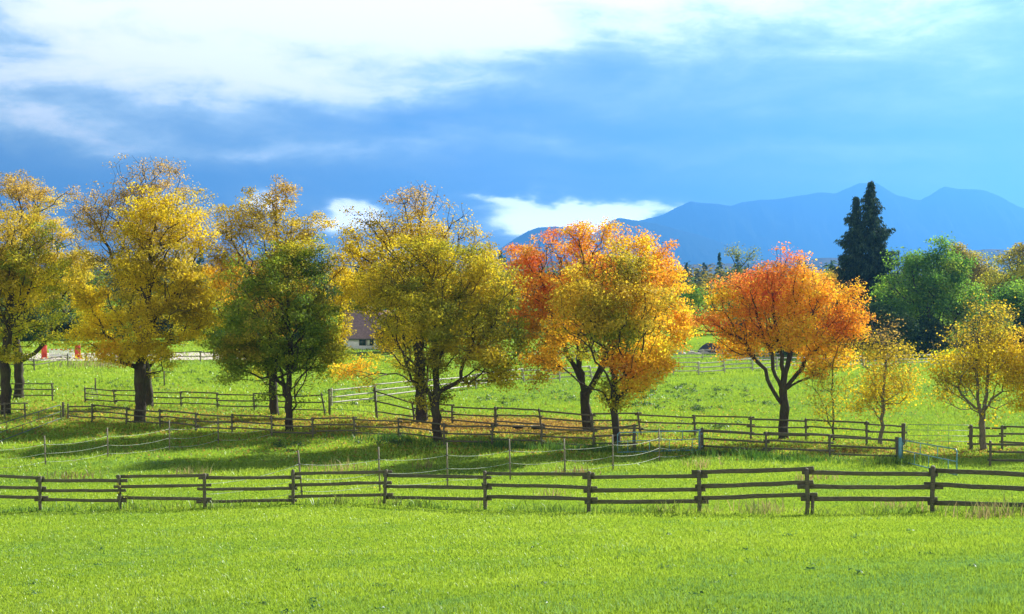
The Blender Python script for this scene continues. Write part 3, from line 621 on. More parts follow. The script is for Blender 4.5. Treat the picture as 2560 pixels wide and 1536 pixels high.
far_tree('leafy_tree', 'small yellow green tree left of the tall spruce', (2090, 880), 175, [(2095, 700, 45, 42, 0, 1, 1, SEAR), (2085, 760, 50, 50, 0, 1, 1, MIDGREEN)], 110, 70, .32, 45)
far_tree('leafy_tree', 'pale gnarled tree rising behind the spreading orange maple', (1845, 880), 205, [(1840, 680, 38, 40, 0, 1, .8, [(.10, .13, .03), (.16, .19, .04), (.22, .24, .05)]), (1835, 628, 26, 22, 0, 1, .8, [(.12, .15, .04), (.2, .21, .05)]), (1880, 640, 20, 16, 0, 1, .4, [(.12, .15, .04), (.2, .21, .05)]), (1860, 740, 70, 60, 0, 1, .9, MIDGREEN)], 150, 55, .3, 46)
far_tree('bush', 'light green bush between the two orange maples', (1712, 868), 168, [(1712, 808, 42, 38, 0, 1, 1.1, YGREEN), (1740, 770, 40, 40, 0, 1, 1, MIDGREEN), (1690, 750, 35, 40, 0, 1, 1, MIDGREEN)], 110, 70, .26, 47, r=.12)
for i, (px, py, D, lob, lab) in enumerate([
    (1960, 888, 145, [(1950, 835, 60, 45, 0, 1, 1.1, DKGREEN), (2010, 850, 50, 36, 0, 1, 1.1, DKGREEN)], 'dark shrub mass directly behind the spreading orange maple'),
    (2110, 890, 142, [(2110, 830, 60, 60, 0, 1, 1.1, DKGREEN), (2060, 800, 40, 60, 0, 1, 1.1, DKGREEN), (2160, 845, 45, 40, 0, 1, 1, DKGREEN)], 'dark shrub at the foot of the tall spruce'),
    (2230, 892, 141, [(2230, 840, 55, 50, 0, 1, 1.1, DKGREEN), (2180, 800, 40, 50, 0, 1, 1, DKGREEN)], 'dark shrub between the spruce and the big green tree'),
    (2440, 893, 143, [(2440, 830, 60, 60, 0, 1, 1.1, DKGREEN)], 'dark shrub behind the pale rails near the right edge'),
    (1865, 882, 152, [(1865, 845, 36, 34, 0, 1, 1.1, DKGREEN)], 'small dark shrub by the mound behind the rails')]):
    far_tree('shrub', lab, (px, py), D, lob, 110, 75, .26, 50 + i, r=.1, group='dark shrubs along the far fence', bf=.2)
def hang(i, px, py, D, rx, ry, pal, lab, n=170):
    far_tree('leafy_tree', lab, (px, py), D, [(px, py - ry * 1.15, rx, ry, 0, 1, 1, pal), (px - rx * .5, py - ry * .8, rx * .7, ry * .6, 0, 1, 1, pal), (px + rx * .5, py - ry * .9, rx * .7, ry * .6, 0, 1, 1, pal)], n, 95, .34, 70 + i, void=4.0)
TEAL = [(.014, .04, .022), (.025, .06, .03), (.04, .085, .035)]
for i, (px, py, D, rx, ry, pal, lab) in enumerate([
    (-60, 872, 185, 60, 75, DKGREEN, 'dark tree beyond the arena at the left edge'),
    (60, 872, 182, 60, 60, DKGREEN, 'dark tree beyond the arena left of the jump'),
    (165, 870, 190, 55, 52, TEAL, 'dark blue green tree directly behind the show jump'),
    (265, 872, 186, 60, 66, MIDGREEN, 'mid green tree behind the arena left of the bright yellow maple'),
    (410, 870, 192, 60, 60, TEAL, 'dark blue green tree seen past the bright yellow maple trunk'),
    (500, 872, 184, 58, 55, MIDGREEN, 'green tree behind the arena left of the dark green maple'),
    (610, 872, 188, 60, 62, DKGREEN, 'dark tree behind the drooping boughs of the dark green maple'),
    (760, 873, 186, 60, 60, DKGREEN, 'dark tree behind the dark green maple'),
    (1010, 876, 152, 52, 42, TEAL, 'blue green tree at the right end of the farmhouse'),
    (1130, 870, 190, 70, 60, DKGREEN, 'dark tree behind the olive maple'),
    (1290, 870, 190, 70, 58, MIDGREEN, 'green tree behind the gap left of the orange maple'),
    (1420, 870, 195, 60, 55, DKGREEN, 'dark tree behind the forked orange trunk'),
    (1560, 869, 190, 60, 52, MIDGREEN, 'green tree behind the gold round maple')]):
    hang(i, px, py, D, rx, ry, pal, lab)

def spruce(name, label, base, D, top, half, seed, group=GF, dens=1.0, stems=((0, 0, 1.0),), cat='tree'):
    rng = np.random.default_rng(seed); b = P(base[0], base[1], D); b[2] = float(ground(b[0], b[1]))
    H = P(base[0], top, D)[2] - b[2]; R = half * D / F
    root = thing(name, label, cat, b, group); wood = MB(); C, Nn, Tn = [], [], []
    for (ox, oy, hs) in stems:
        h = H * hs; bx = b + np.array([ox * R * .5, oy, 0]); tx = b + np.array([ox * R, oy, h])
        wood.ring_tube([bx + (tx - bx) * t - np.array([0, 0, .3 * (t == 0)]) for t in np.linspace(0, 1, 8)], np.linspace(H * .016, .02, 8), 8, True, .05, rng)
        z = H * .06
        while z < h * .99:
            f = z / h; rr = R * hs * (1 - f) ** .9 * (.85 + .25 * math.sin(f * 40 + seed)) + .10
            for k in range(int(6 + 4 * rng.random())):
                a = rng.random() * 2 * math.pi; ln = rr * rng.uniform(.55, 1.15)
                o0 = bx + (tx - bx) * f; d = np.array([math.cos(a), math.sin(a), 0])
                m = max(3, int(ln / .35 * dens)); s = np.linspace(.05, 1, m)
                drop = (-.35 * s + .28 * s ** 3) * ln * .9 + .02
                pts = o0 + d * (s * ln)[:, None] + np.array([0, 0, 1.]) * drop[:, None]
                if ln > .6: wood.ring_tube([o0, pts[m // 2], pts[-1]], [.035, .025, .008], 4, False)
                q = int(9 * dens) + 3
                cc = np.repeat(pts, q, 0) + rng.normal(0, 1, (m * q, 3)) * np.array([.13, .13, .08]) - np.array([0, 0, 1]) * np.abs(rng.normal(0, .22, (m * q, 1)))
                C.append(cc); Nn.append(np.repeat(d[None], m * q, 0))
            z += .46
    c = np.concatenate(C); d = np.concatenate(Nn); n = len(c)
    t = d * .6 + np.array([0, 0, -1.]) * .8 + rng.normal(0, .4, (n, 3)); t /= np.linalg.norm(t, axis=1)[:, None]
    bb = np.cross(t, rng.normal(0, 1, (n, 3))); bb /= np.linalg.norm(bb, axis=1)[:, None]
    L = rng.uniform(.16, .36, (n, 1)); W = .075 / dens ** .5
    V = np.stack([c - t * L, c + bb * W, c + t * L, c - bb * W], 1).reshape(-1, 3)
    tone = rng.random(n); tint = palette_color([(.010, .030, .018), (.022, .055, .026), (.06, .105, .035)], tone)  # lightest green stands in for sunlit branch tips, scattered at random
    wood.build('trunk', M_bark, root, smooth=True)
    mesh_np('crown', V, [np.arange(4 * n).reshape(n, 4)], M_needle, root, tint=tint)
    return root
spruce('spruce_tree', 'tall dark spruce towering above the far wood', (2168, 884), 160, 450, 138, 61, stems=((0.05, 0, 1.0), (-.20, .6, .9), (.22, .8, .72)), dens=1.3)
for i, (px, top, D, half, lab) in enumerate([(1743, 672, 420, 22, 'small distant spruce poking above the hazy wood between the orange maples'), (1722, 700, 430, 20, 'left neighbour of the small distant spruce'), (1770, 704, 415, 20, 'right neighbour of the small distant spruce'), (880, 770, 230, 28, 'dark spruce behind the farmhouse roof'), (1300, 735, 300, 24, 'dark spruce left of the orange maple crown')]):
    spruce('spruce_tree', lab, (px, 690 + 7.4 * F / D), D, top, half, 80 + i, 'distant spruces', dens=.6)

def build_forest():
    """the far woods: thousands of crowns that merge into one mass"""
    rng = np.random.default_rng(5); C, Nm, Sz, T = [], [], [], []
    pals = [DKGREEN, TEAL, MIDGREEN, RUST, SEAR, TEAL]
    N = 2300
    D = 225 * (2600 / 225.) ** rng.random(N); px = rng.uniform(-700, 3300, N)
    for i in range(N):
        d = D[i]; x = (px[i] - CX) / F * d; z = float(ground(x, d)); dim = .72 if d < 420 else 1
        h = rng.uniform(9, 16); w = rng.uniform(3, 5.5); con = d > 420 and rng.random() < .4; h *= .8 if d < 420 else 1
        k = 200 if d < 420 else 70 if d < 800 else 36
        pal = pals[1] if con else pals[int(rng.choice(6, p=[.2, .1, .3, .16, .14, .1]))]
        u = rng.random(k) ** .8; v = rng.normal(0, 1, (k, 3)); v /= np.linalg.norm(v, axis=1)[:, None]
        if con:
            rr = w * .7 * (1 - u); a = rng.random(k) * 6.283; c = np.stack([x + np.cos(a) * rr, d + np.sin(a) * rr, z + u * h * 1.25], 1)
        else: c = np.array([x, d, z + h * .55]) + v * np.array([w, w, h * .45]) * rng.random((k, 1)) ** .3
        C.append(c); Nm.append(v + np.array([0, 0, .4])); Sz.append(np.full(k, .75 if d < 420 else (w * .36) if d < 800 else w * .55) * rng.uniform(.7, 1.3, k))
        T.append(dim * palette_color(pal, rng.random(k) * .6 + rng.random() * .4))
    V, Q = leaf_quads(np.concatenate(C), np.concatenate(Nm), np.concatenate(Sz), rng, .95, .2)
    tag(mesh_np('forest', V, [Q], M_leaf, None, tint=np.concatenate(T)), 'hazy mixed wood far beyond the pastures', None, None, 'stuff')
build_forest()

# ------------------------------------------------------------------ wooden fences
def zat(x, y): return float(ground(x, y))

def rail_fence(label, posts, rails, mat, seed, name='rail_fence', r=.065, h=.10, th=.045, group='wooden rail fences', stagger=.05, over=.16, skip=(), bays=None):
    """posts: (px, py of the foot, px of the head, height m); rails: heights as a share of the post; bays: exact rail rows in photo pixels"""
    rng = np.random.default_rng(seed); feet, heads = [], []
    for q in posts:
        g = gpix(q[0], q[1]); D = g[1]
        top = P(q[2] if q[2] is not None else q[0], q[1], D); hd = g + np.array([top[0] - g[0], 0, q[3]])
        feet.append(g); heads.append(hd)
    mid = feet[len(feet) // 2]; root = thing(name, label, 'fence', mid, group)
    for f, hd, q in zip(feet, heads, posts):
        m = MB(); d = hd - f; k = 6; rr = q[4] if len(q) > 4 else r
        pts = [f - d * .25 / np.linalg.norm(d)] + [f + d * t + rng.normal(0, .006, 3) for t in np.linspace(0, 1, k)] + [hd + np.array([0, 0, .025])]
        m.ring_tube(pts, [rr * 1.05] + [rr * rng.uniform(.94, 1.06) for _ in range(k)] + [rr * .6], 9, True, .04, rng)
        m.build('post', mat, root)
    sgn = np.array([0, -1.0, 0])
    for i in range(len(feet) - 1):
        if i in skip: continue
        a, b = feet[i], feet[i + 1]; A, B = heads[i], heads[i + 1]; d = b - a; d[2] = 0; ln = np.linalg.norm(d); d /= ln
        side = np.array([d[1], -d[0], 0]); side *= 1 if side[1] < 0 else -1     # towards the viewer side of the posts
        st = stagger * (1 if i % 2 else -1)
        for j, f in enumerate(rails):
            if bays is not None:
                pa = P(0, bays[i][2 * j], a[1])[2]; pb = P(0, bays[i][2 * j + 1], b[1])[2]
                p = np.array([a[0], a[1], pa]); q = np.array([b[0], b[1], pb])
            else:
                p = a + (A - a) * f; q = b + (B - b) * f; p = p + np.array([0, 0, st + rng.normal(0, .018)]); q = q + np.array([0, 0, st + rng.normal(0, .018)])
            dd = (q - p) / np.linalg.norm(q - p); sd = 1 if (i + 0) % 2 else -1
            off = -side * (r + th * .55)                                          # behind the posts, alternate bays lapped
            if sd < 0: off = off * 1.0 - side * .004
            e0, e1 = over * rng.uniform(.5, 1.3), over * rng.uniform(.5, 1.3)
            m = MB(); m.board(p + off - dd * e0, q + off + dd * e1, h * rng.uniform(.92, 1.08), th, rng, .006)
            m.build('rail', mat, root)
    return root, feet, heads

near_posts = [(-95, 1278, -95, 1.22), (101, 1275, 100, 1.24), (301, 1277, 298, 1.24), (512, 1273, 511, 1.24), (733, 1262, 732, 1.22), (962, 1262, 965, 1.20), (1213, 1274, 1212, 1.24), (1472, 1284, 1472, 1.22), (1749, 1281, 1747, 1.20), (2019, 1282, 2017, 1.24), (2331, 1277, 2331, 1.20), (2660, 1282, 2660, 1.2), (3000, 1290, 3000, 1.2)]
near_bays = [(1188, 1196, 1219, 1221, 1242, 1245), (1203, 1203, 1228, 1228, 1251, 1253), (1193, 1190, 1218, 1215, 1246, 1249), (1196, 1195, 1224, 1223, 1256, 1252), (1186, 1181, 1214, 1208, 1243, 1238), (1190, 1194, 1217, 1221, 1245, 1249), (1185, 1187, 1213, 1220, 1242, 1249),
    (1195, 1191, 1228, 1225, 1257, 1255), (1182, 1174, 1217, 1208, 1247, 1238), (1183, 1188, 1218, 1220, 1248, 1250), (1178, 1192, 1213, 1227, 1259, 1267), (1190, 1195, 1226, 1230, 1262, 1268)]
near, nfeet, nheads = rail_fence('dark weathered three rail fence across the front pasture, nearest the viewer', near_posts, (.9, .6, .3), M_rail, 101, r=.062, h=.115, th=.04, over=.24, bays=near_bays)
nf = nfeet[9]; m = MB(); m.ring_tube([nf + np.array([.12, -.03, -.2]), nf + np.array([.13, -.03, .5])], [.045, .045], 8, True, .05, np.random.default_rng(2)); m.build('stake', M_rail, near)

front = [(170, 1050, 170, .98), (230, 1057, 231, 1.12), (316, 1064, 317, 1.08), (400, 1070, 400, 1.08), (490, 1077, 490, 1.08), (580, 1081, 580, 1.1), (679, 1088, 679, 1.16), (782, 1092, 781, 1.12), (886, 1092, 885, 1.12), (997, 1098, 996, 1.16), (1110, 1113, 1110, 1.2), (1229, 1113, 1233, 1.16), (1352, 1120, 1355, 1.16), (1484, 1126, 1484, 1.12), (1586, 1131, 1585, 1.36, .085)]
_, ft_feet, _ = rail_fence('dark rail fence along the near side of the leaf strewn track, under the maples', front, (.90, .58, .26), M_rail, 102, r=.055, h=.085)
front_r = [(1756, 1129, 1754, 1.15, .09), (1915, 1143, 1915, 1.18), (2075, 1148, 2074, 1.18), (2245, 1155, 2243, 1.15, .09)]
_, fr_feet, _ = rail_fence('short dark rail fence between the two blue gates', front_r, (.92, .60, .28), M_rail, 103, r=.058, h=.09)
rail_fence('dark rail fence at the right edge beside the open gate', [(2475, 1163, 2476, 1.1), (2640, 1168, 2640, 1.1), (2820, 1174, 2820, 1.1)], (.93, .62, .28), M_rail, 104, r=.058, h=.09)
back_l = [(213, 1005, 212, 1.08), (287, 1009, 284, 1.05), (372, 1013, 370, 1.06), (454, 1016, 451, 1.08), (544, 1021, 542, 1.10), (636, 1026, 634, 1.12), (716, 1031, 715, 1.12), (813, 1036, 803, 1.42)]
rail_fence('dark rail fence along the far side of the track, left of the small wire gate', back_l, (.95, .60, .24), M_rail, 105, r=.055, h=.085)
back_r = [(943, 1048, 936, 2.0, .075), (1036, 1052, 1030, 1.18), (1131, 1061, 1130, 1.2), (1240, 1071, 1238, 1.28, .085), (1354, 1076, 1347, 1.26), (1482, 1082, 1480, 1.12), (1602, 1087, 1594, 1.3), (1738, 1091, 1735, 1.2), (1877, 1100, 1877, 1.28), (2015, 1101, 2014, 1.18), (2167, 1112, 2166, 1.24), (2259, 1114, 2258, 1.16, .10)]
rail_fence('dark rail fence on the far side of the track right of the small gate', back_r, (.93, .60, .26), M_rail, 106, r=.06, h=.09)
rail_fence('dark rail fence along the far side of the track, right of the wire gate', [(2427, 1124, 2427, 1.24, .09), (2505, 1125, 2505, 1.2), (2640, 1130, 2640, 1.2), (2790, 1135, 2790, 1.2)], (.93, .60, .26), M_rail, 107, r=.06, h=.09)
rail_fence('dark rail fence at the left edge ending at the gateway behind the maple trunks', [(-120, 1000, -120, 1.2), (20, 1002, 20, 1.2), (131, 1004, 130, 1.26)], (.95, .62, .28), M_rail, 108, r=.06, h=.085)
rail_fence('short low rail fence by the leftmost trunk with a blue end post', [(-60, 1046, -60, .95), (12, 1048, 12, 1.0), (63, 1050, 62, 1.05)], (.92, .55), M_rail, 109, r=.055, h=.08)
far_posts = [(829, 1017, 829, 1.3), (940, 1004, 938, 1.3), (1062, 990, 1060, 1.25), (1190, 972, 1190, 1.2), (1311, 957, 1306, 1.2), (1400, 955, 1397, 1.15), (1480, 950, 1474, 1.2), (1580, 943, 1579, 1.1), (1638, 939, 1638, 1.1), (1683, 936, 1683, 1.1), (1747, 935, 1746, 1.2), (1812, 932, 1809, 1.2), (1882, 928, 1880, 1.2), (1942, 925, 1942, 1.15), (2010, 922, 2010, 1.1), (2080, 920, 2080, 1.1), (2160, 918, 2160, 1.1), (2240, 916, 2240, 1.1), (2328, 914, 2328, 1.1), (2420, 915, 2420, 1.1), (2520, 915, 2520, 1.1), (2640, 915, 2640, 1.1)]
rail_fence('pale weathered rail fence bounding the far side of the green paddock', far_posts, (.92, .58, .26), M_grey, 110, r=.07, h=.10, th=.09, stagger=.06)
rail_fence('second rail fence farther back behind the pale one', [(1230, 902, 1230, 1.0), (1330, 902, 1330, 1.0), (1440, 902, 1440, 1.0), (1550, 901, 1550, 1.0), (1660, 901, 1660, 1.0), (1757, 900, 1757, 1.1), (1850, 900, 1850, 1.0), (1950, 899, 1950, 1.0)], (.95, .6, .25), M_grey, 111, r=.06, h=.09, stagger=.03)
rail_fence('low green stained rails in front of the farmhouse', [(690, 905, 690, 1.0), (760, 904, 760, 1.0), (830, 903, 830, 1.05), (905, 903, 905, 1.0), (985, 902, 985, 1.0), (1070, 902, 1070, 1.0)], (.95, .65, .35), M_rail, 112, r=.06, h=.09, stagger=.02)
rail_fence('rail fence below the riding arena at the left', [(-130, 930, -130, 1.0), (-20, 928, -20, 1.0), (86, 927, 85, 1.05), (170, 913, 169, 1.1)], (.92, .55), M_rail, 113, r=.065, h=.09)
rail_fence('rail fence edging the sandy arena between the yellow and the dark green maple', [(300, 906, 300, 1.0), (395, 905, 395, 1.0), (501, 905, 501, 1.1), (534, 903, 534, 1.0), (620, 905, 620, 1.0)], (.9, .5), M_rail, 114, r=.06, h=.09)

def steel_gate(label, corners, bars, ups, mat, r=.022, name='metal_gate', seed=1):
    """corners: hinge foot px, latch foot px and the heights; bars: shares of the height; ups: (share along, lower bar, upper bar)"""
    (p0, h0, c0), (p1, h1, c1) = corners
    a = gpix(*p0) + np.array([0, 0, c0]); b = gpix(*p1) + np.array([0, 0, c1])
    root = thing(name, label, 'gate', (a + b) / 2, 'metal field gates')
    up = np.array([0, 0, 1.]); A, B = a + up * h0, b + up * h1
    m = MB(); m.ring_tube([a, A - up * .08, A + (B - A) * .02, B - (B - A) * .02, B - up * .08, b, a], r * 1.25, 8, True, 0); m.build('frame', mat, root, smooth=True)
    for f in bars:
        m = MB(); m.ring_tube([a + (A - a) * f, b + (B - b) * f], r, 7); m.build('bar', mat, root, smooth=True)
    for s, f0, f1 in ups:
        lo = a + (b - a) * s; hi = A + (B - A) * s
        m = MB(); m.ring_tube([lo + (hi - lo) * f0, lo + (hi - lo) * f1], r * .8, 6); m.build('upright', mat, root, smooth=True)
    for f in (.15, .85):
        m = MB(); q = a + (A - a) * f; m.ring_tube([q, q - (b - a) / np.linalg.norm(b - a) * .10], r * 1.1, 6); m.build('hinge', mat, root)
    return root
gp_ = lambda label, px, py, h, r, mat: None
steel_gate('blue steel gate standing shut in front of the gold round maple', (((1751, 1131), .98, .08), ((1544, 1139), .98, .10)), (.56,), [(.22, .56, 1), (.38, 0, .56), (.48, .56, 1), (.62, 0, .56), (.76, .56, 1), (.88, 0, .56), (.1, 0, .56)], M_blue)
steel_gate('blue steel gate swung open towards the viewer at the right', (((2256, 1156), .98, .06), ((2392, 1190), 1.0, .04)), (.52,), [(.25, 0, .52), (.36, .52, 1), (.52, 0, .52), (.68, .52, 1), (.86, 0, .52)], M_blue)
steel_gate('wide light wire gate between the fences on the right', (((2267, 1116), 1.12, .04), ((2424, 1120), 1.12, .04)), (.25, .5, .75), [(.34, 0, 1), (.67, 0, 1)], M_green, .014)
steel_gate('dark thin barred gate swung open at the left edge', (((152, 1052), .85, .12), ((-60, 1130), .98, .06)), (.5,), [(.3, .5, 1), (.5, 0, .5), (.68, .5, 1), (.85, 0, .5)], M_darksteel)
steel_gate('small thin barred gate across the track behind the dark green maple', (((826, 1038), 1.2, .04), ((938, 1048), 1.12, .06)), (.33, .68), [(.25, .68, 1), (.38, .33, .68), (.5, .68, 1), (.62, .33, .68), (.75, .68, 1), (.25, 0, .33), (.5, 0, .33), (.75, 0, .33)], M_darksteel, .014)
steel_gate('pale steel gate folded behind the rails left of the bright yellow maple', (((214, 1003), .85, .05), ((243, 1003), .85, .05)), (.35, .7), [], M_grey, .02)
def gate_post(label, px, py, h, r, mat):
    g = gpix(px, py); m = MB(); m.ring_tube([g - np.array([0, 0, .3]), g + np.array([0, 0, h * .5]), g + np.array([0, 0, h]), g + np.array([0, 0, h + .03])], [r, r, r, r * .6], 10)
    t = thing('gate_post', label, 'gate post', g, 'gate posts'); m.build('post', mat, t, smooth=False)
    for f in (.25, .8):
        m = MB(); m.ring_tube([g + np.array([r, -.02, h * f]), g + np.array([r + .09, -.02, h * f])], .022, 6); m.build('hinge_pin', mat, t)
gate_post('blue steel post carrying the shut gate', 1749, 1131, 1.1, .06, M_blue)
gate_post('blue steel post carrying the open gate at the right', 2250, 1159, 1.16, .075, M_blue)
gate_post('tall dark post carrying the small thin barred gate', 823, 1037, 1.7, .06, M_rail)
gate_post('dark post left of the track fence, carrying the open gate at the left', 158, 1047, 1.02, .075, M_rail)

# ------------------------------------------------------------------ rope fences and single stakes
def rope_fence(label, posts, heights, seed, start=None, r=.036):
    rng = np.random.default_rng(seed); F_, H_ = [], []
    for px, py, hx, hy in posts:
        g = gpix(px, py); t = P(hx, hy, g[1]); F_.append(g); H_.append(t)
    root = thing('rope_fence', label, 'fence', F_[len(F_) // 2], 'electric rope fences')
    for f, t in zip(F_, H_):
        m = MB(); d = (t - f) / np.linalg.norm(t - f); m.ring_tube([f - d * .3, f + (t - f) * .5, t], [r, r, r * .85], 7, True, .05, rng); p = m.build('stake', M_pole, root)
        for hgt in heights:
            m = MB(); q = f + (t - f) * hgt; m.ring_tube([q + np.array([-.07, -.03, 0]), q + np.array([.05, -.03, 0])], .022, 6)
            o = m.build('insulator', M_black, p)
    ends = list(zip(F_, H_))
    if start is not None: ends = [start] + ends
    for i in range(len(ends) - 1):
        (f0, t0), (f1, t1) = ends[i], ends[i + 1]
        for k, hgt in enumerate(heights):
            a = f0 + (t0 - f0) * hgt; b = f1 + (t1 - f1) * hgt; s = np.linspace(0, 1, 13)[:, None]
            pts = a + (b - a) * s - np.array([0, 0, 1.]) * 4 * s * (1 - s) * (.035 * np.linalg.norm(b - a)) * rng.uniform(.7, 1.2) + np.array([0, -.04, 0])
            m = MB(); m.ring_tube(pts, .007, 5); m.build('rope', M_rope, root, smooth=True)
    return root
rope_fence('stake and white rope fence behind the front fence, running back to the shut gate', [(756, 1250, 745, 1126), (950, 1232, 946, 1118), (1119, 1217, 1117, 1107), (1276, 1201, 1273, 1098), (1413, 1190, 1410, 1097), (1533, 1178, 1531, 1087), (1649, 1156, 1647, 1072), (1752, 1132, 1751, 1078)], (.72, .42, .16), 201, start=(nfeet[3], nheads[3]))
rope_fence('stake and white rope fence in the tree shade at the left', [(-190, 1205, -192, 1122), (-50, 1182, -52, 1104), (114, 1166, 111, 1090), (270, 1147, 268, 1070), (424, 1128, 423, 1051), (546, 1108, 545, 1038), (680, 1089, 679, 1040)], (.72, .42, .14), 202)
for px, py, hy, lab in [(239, 979, 946, 'lone stake in the paddock left of the bright yellow maple'), (411, 966, 929, 'lone stake in the paddock right of the bright yellow maple')]:
    g = gpix(px, py); t = P(px - 1, hy, g[1]); m = MB(); m.ring_tube([g - np.array([0, 0, .3]), (g + t) / 2, t, t + np.array([0, 0, .03])], [.06, .058, .055, .03], 8, True, .04, np.random.default_rng(px))
    tag(m.build('stake', M_rail, None, origin=g), lab, 'stake', 'single stakes in the paddock')

# ------------------------------------------------------------------ farmhouse, jump, troughs, stones
def farmhouse():
    D = 158; k = D / F; c = P(930, 882, D); c[2] = float(ground(c[0], c[1])); root = thing('farmhouse', 'white farmhouse with brown red roof showing between two maples', 'house', c)
    w, d, e, rg = 7.2, 8.0, 1.72, 4.6
    x0, x1, y0, y1, z = c[0] - w * .45, c[0] + w * .55, c[1], c[1] + d, c[2]
    m = MB(); m.box((x0, y0, z - .4), (x1, y1, z + e))
    m.add([(x0, y0, z + e), (x0, y1, z + e), (x0, (y0 + y1) / 2, z + rg - .15), (x1, y0, z + e), (x1, y1, z + e), (x1, (y0 + y1) / 2, z + rg - .15)], [(0, 1, 2), (5, 4, 3)]); m.build('wall', M_wall, root)
    m = MB(); ov = .6; ym = (y0 + y1) / 2
    sl = (rg - e) / (d / 2); ez = z + e - sl * ov
    for s in (-1, 1):
        ye = ym + s * (d / 2 + ov)
        m.add([(x0 - ov, ye, ez), (x1 + ov, ye, ez), (x1 + ov, ym, z + rg), (x0 - ov, ym, z + rg), (x0 - ov, ye, ez + .18), (x1 + ov, ye, ez + .18), (x1 + ov, ym, z + rg + .18), (x0 - ov, ym, z + rg + .18)], [(0, 3, 2, 1), (4, 5, 6, 7), (0, 1, 5, 4), (1, 2, 6, 5), (3, 0, 4, 7)])
    roof = m.build('roof', M_roof, root)
    m = MB(); m.box((x0 + 2.2, ym - .3, z + rg - .3), (x0 + 2.8, ym + .3, z + rg + .9)); m.build('chimney', M_wall, roof)
    m = MB(); m.ring_tube([(x0 - ov, y0 - ov - .06, ez + .02), (x1 + ov, y0 - ov - .06, ez + .02)], .07, 8); m.build('gutter', M_shut, roof)
    for px in (850, 906, 925, 965):
        cx = (px - CX) * k; cz = z + .95
        m = MB()
        for (a0, a1, b0, b1) in ((-.42, -.36, -.45, .45), (.36, .42, -.45, .45), (-.36, .36, .39, .45), (-.36, .36, -.45, -.39), (-.03, .03, -.39, .39)):
            m.box((cx + a0, y0 - .05, cz + b0), (cx + a1, y0 - .003, cz + b1))
        wd = m.build('window', M_shut, root)
        m = MB(); m.box((cx - .36, y0 - .02, cz - .39), (cx + .36, y0 - .002, cz + .39)); m.build('pane', M_glass, wd)
        m = MB(); m.box((cx + .48, y0 - .05, cz - .45), (cx + .9, y0 - .004, cz + .45)); m.build('shutter', M_white, root)
farmhouse()

def jump():
    D = gpix(152, 899)[1]; k = D / F
    def at(px, dy=0): g = np.array([(px - CX) * k, D + dy, 0]); g[2] = float(ground(g[0], g[1])) + .06; return g
    root = thing('show_jump', 'show jump with two red wings and white panel standing in the sandy arena', 'jump', at(152), None)
    for px in (109, 193):
        g = at(px); m = MB(); m.box((g[0] - .24, g[1] - .05, g[2] + .12), (g[0] + .24, g[1] + .05, g[2] + 1.5)); wing = m.build('wing', M_red, root)
        m = MB()
        for dx in (-.26, .26):
            m.box((g[0] + dx - .04, g[1] - .045, g[2]), (g[0] + dx + .04, g[1] + .045, g[2] + 1.55)); m.box((g[0] + dx - .045, g[1] - .35, g[2]), (g[0] + dx + .045, g[1] + .35, g[2] + .08))
        m.build('wing_frame', M_red, wing)
    a, b = at(121), at(183)
    for j, (h, lab) in enumerate(((1.02, None), (.16, None))):
        n = 11; m = MB(); m2 = MB()
        for i in range(n):
            p = a + (b - a) * (i / n) + np.array([0, -.1, h]); q = a + (b - a) * ((i + 1) / n) + np.array([0, -.1, h]); (m if i % 2 else m2).ring_tube([p, q], .05, 8)
        pole = m.build('pole', M_dark if j else M_red, root, smooth=True); m2.build('white_band', M_white, pole, smooth=True)
    m = MB(); L = (b - a)
    m.board(a + np.array([0, 0, .86]), b + np.array([0, 0, .86]), .10, .04); m.board(a + np.array([0, 0, .34]), b + np.array([0, 0, .34]), .16, .04)
    for i in range(17):
        p = a + L * ((i + .5) / 17); m.box((p[0] - .045, p[1] - .016, p[2] + .42), (p[0] + .045, p[1] + .016, p[2] + .81))
    m.build('panel', M_white, root)
jump()

def trough(px, py, label):
    g = gpix(px, py); t = thing('trough', label, 'trough', g, 'feed troughs on the track'); m = MB(); n = 18; V = []
    for (sx, sy, z) in ((.28, .17, 0), (.33, .21, .20), (.35, .23, .22), (.32, .20, .22), (.26, .16, .05)):
        V += [(g[0] + sx * math.cos(a / n * 6.2832), g[1] + sy * math.sin(a / n * 6.2832), g[2] + z) for a in range(n)]
    m.add(V, [(i * n + j, i * n + (j + 1) % n, (i + 1) * n + (j + 1) % n, (i + 1) * n + j) for i in range(4) for j in range(n)] + [tuple(4 * n + j for j in range(n)), tuple(range(n))[::-1]])
    m.build('tub', M_black, t, smooth=False)
    m = MB(); m.ring_tube([(g[0] + .345 * math.cos(a / n * 6.2832), g[1] + .225 * math.sin(a / n * 6.2832), g[2] + .222) for a in range(n + 1)], .018, 6, False); m.build('rim', M_grey, t, smooth=True)
trough(1295, 1074, 'round black trough on the leaf litter, left of the pair')
trough(1341, 1075, 'round black trough on the leaf litter, right of the pair')
rng = np.random.default_rng(9)
for i, (px, py, s) in enumerate([(1706, 886, .5), (1730, 886, .55), (1743, 887, .4), (1752, 886, .45), (1760, 886, .6), (1770, 885, .35)]):
    g = gpix(px, py); v = rng.normal(0, 1, (90, 3)); v /= np.linalg.norm(v, axis=1)[:, None]; v = v * np.array([s, s * .8, s * .6]) * rng.uniform(.85, 1.1, (90, 1))
    import bmesh
    bm = bmesh.new(); [bm.verts.new(q) for q in v]; r_ = bmesh.ops.convex_hull(bm, input=bm.verts); me = bpy.data.meshes.new('boulder'); bm.to_mesh(me); bm.free(); me.materials.append(M_stone)
    o = bpy.data.objects.new('boulder', me); COL.objects.link(o); o.location = g; tag(o, 'pale boulder in the row lying on the grass behind the second fence', 'boulder', 'boulders behind the far fence')
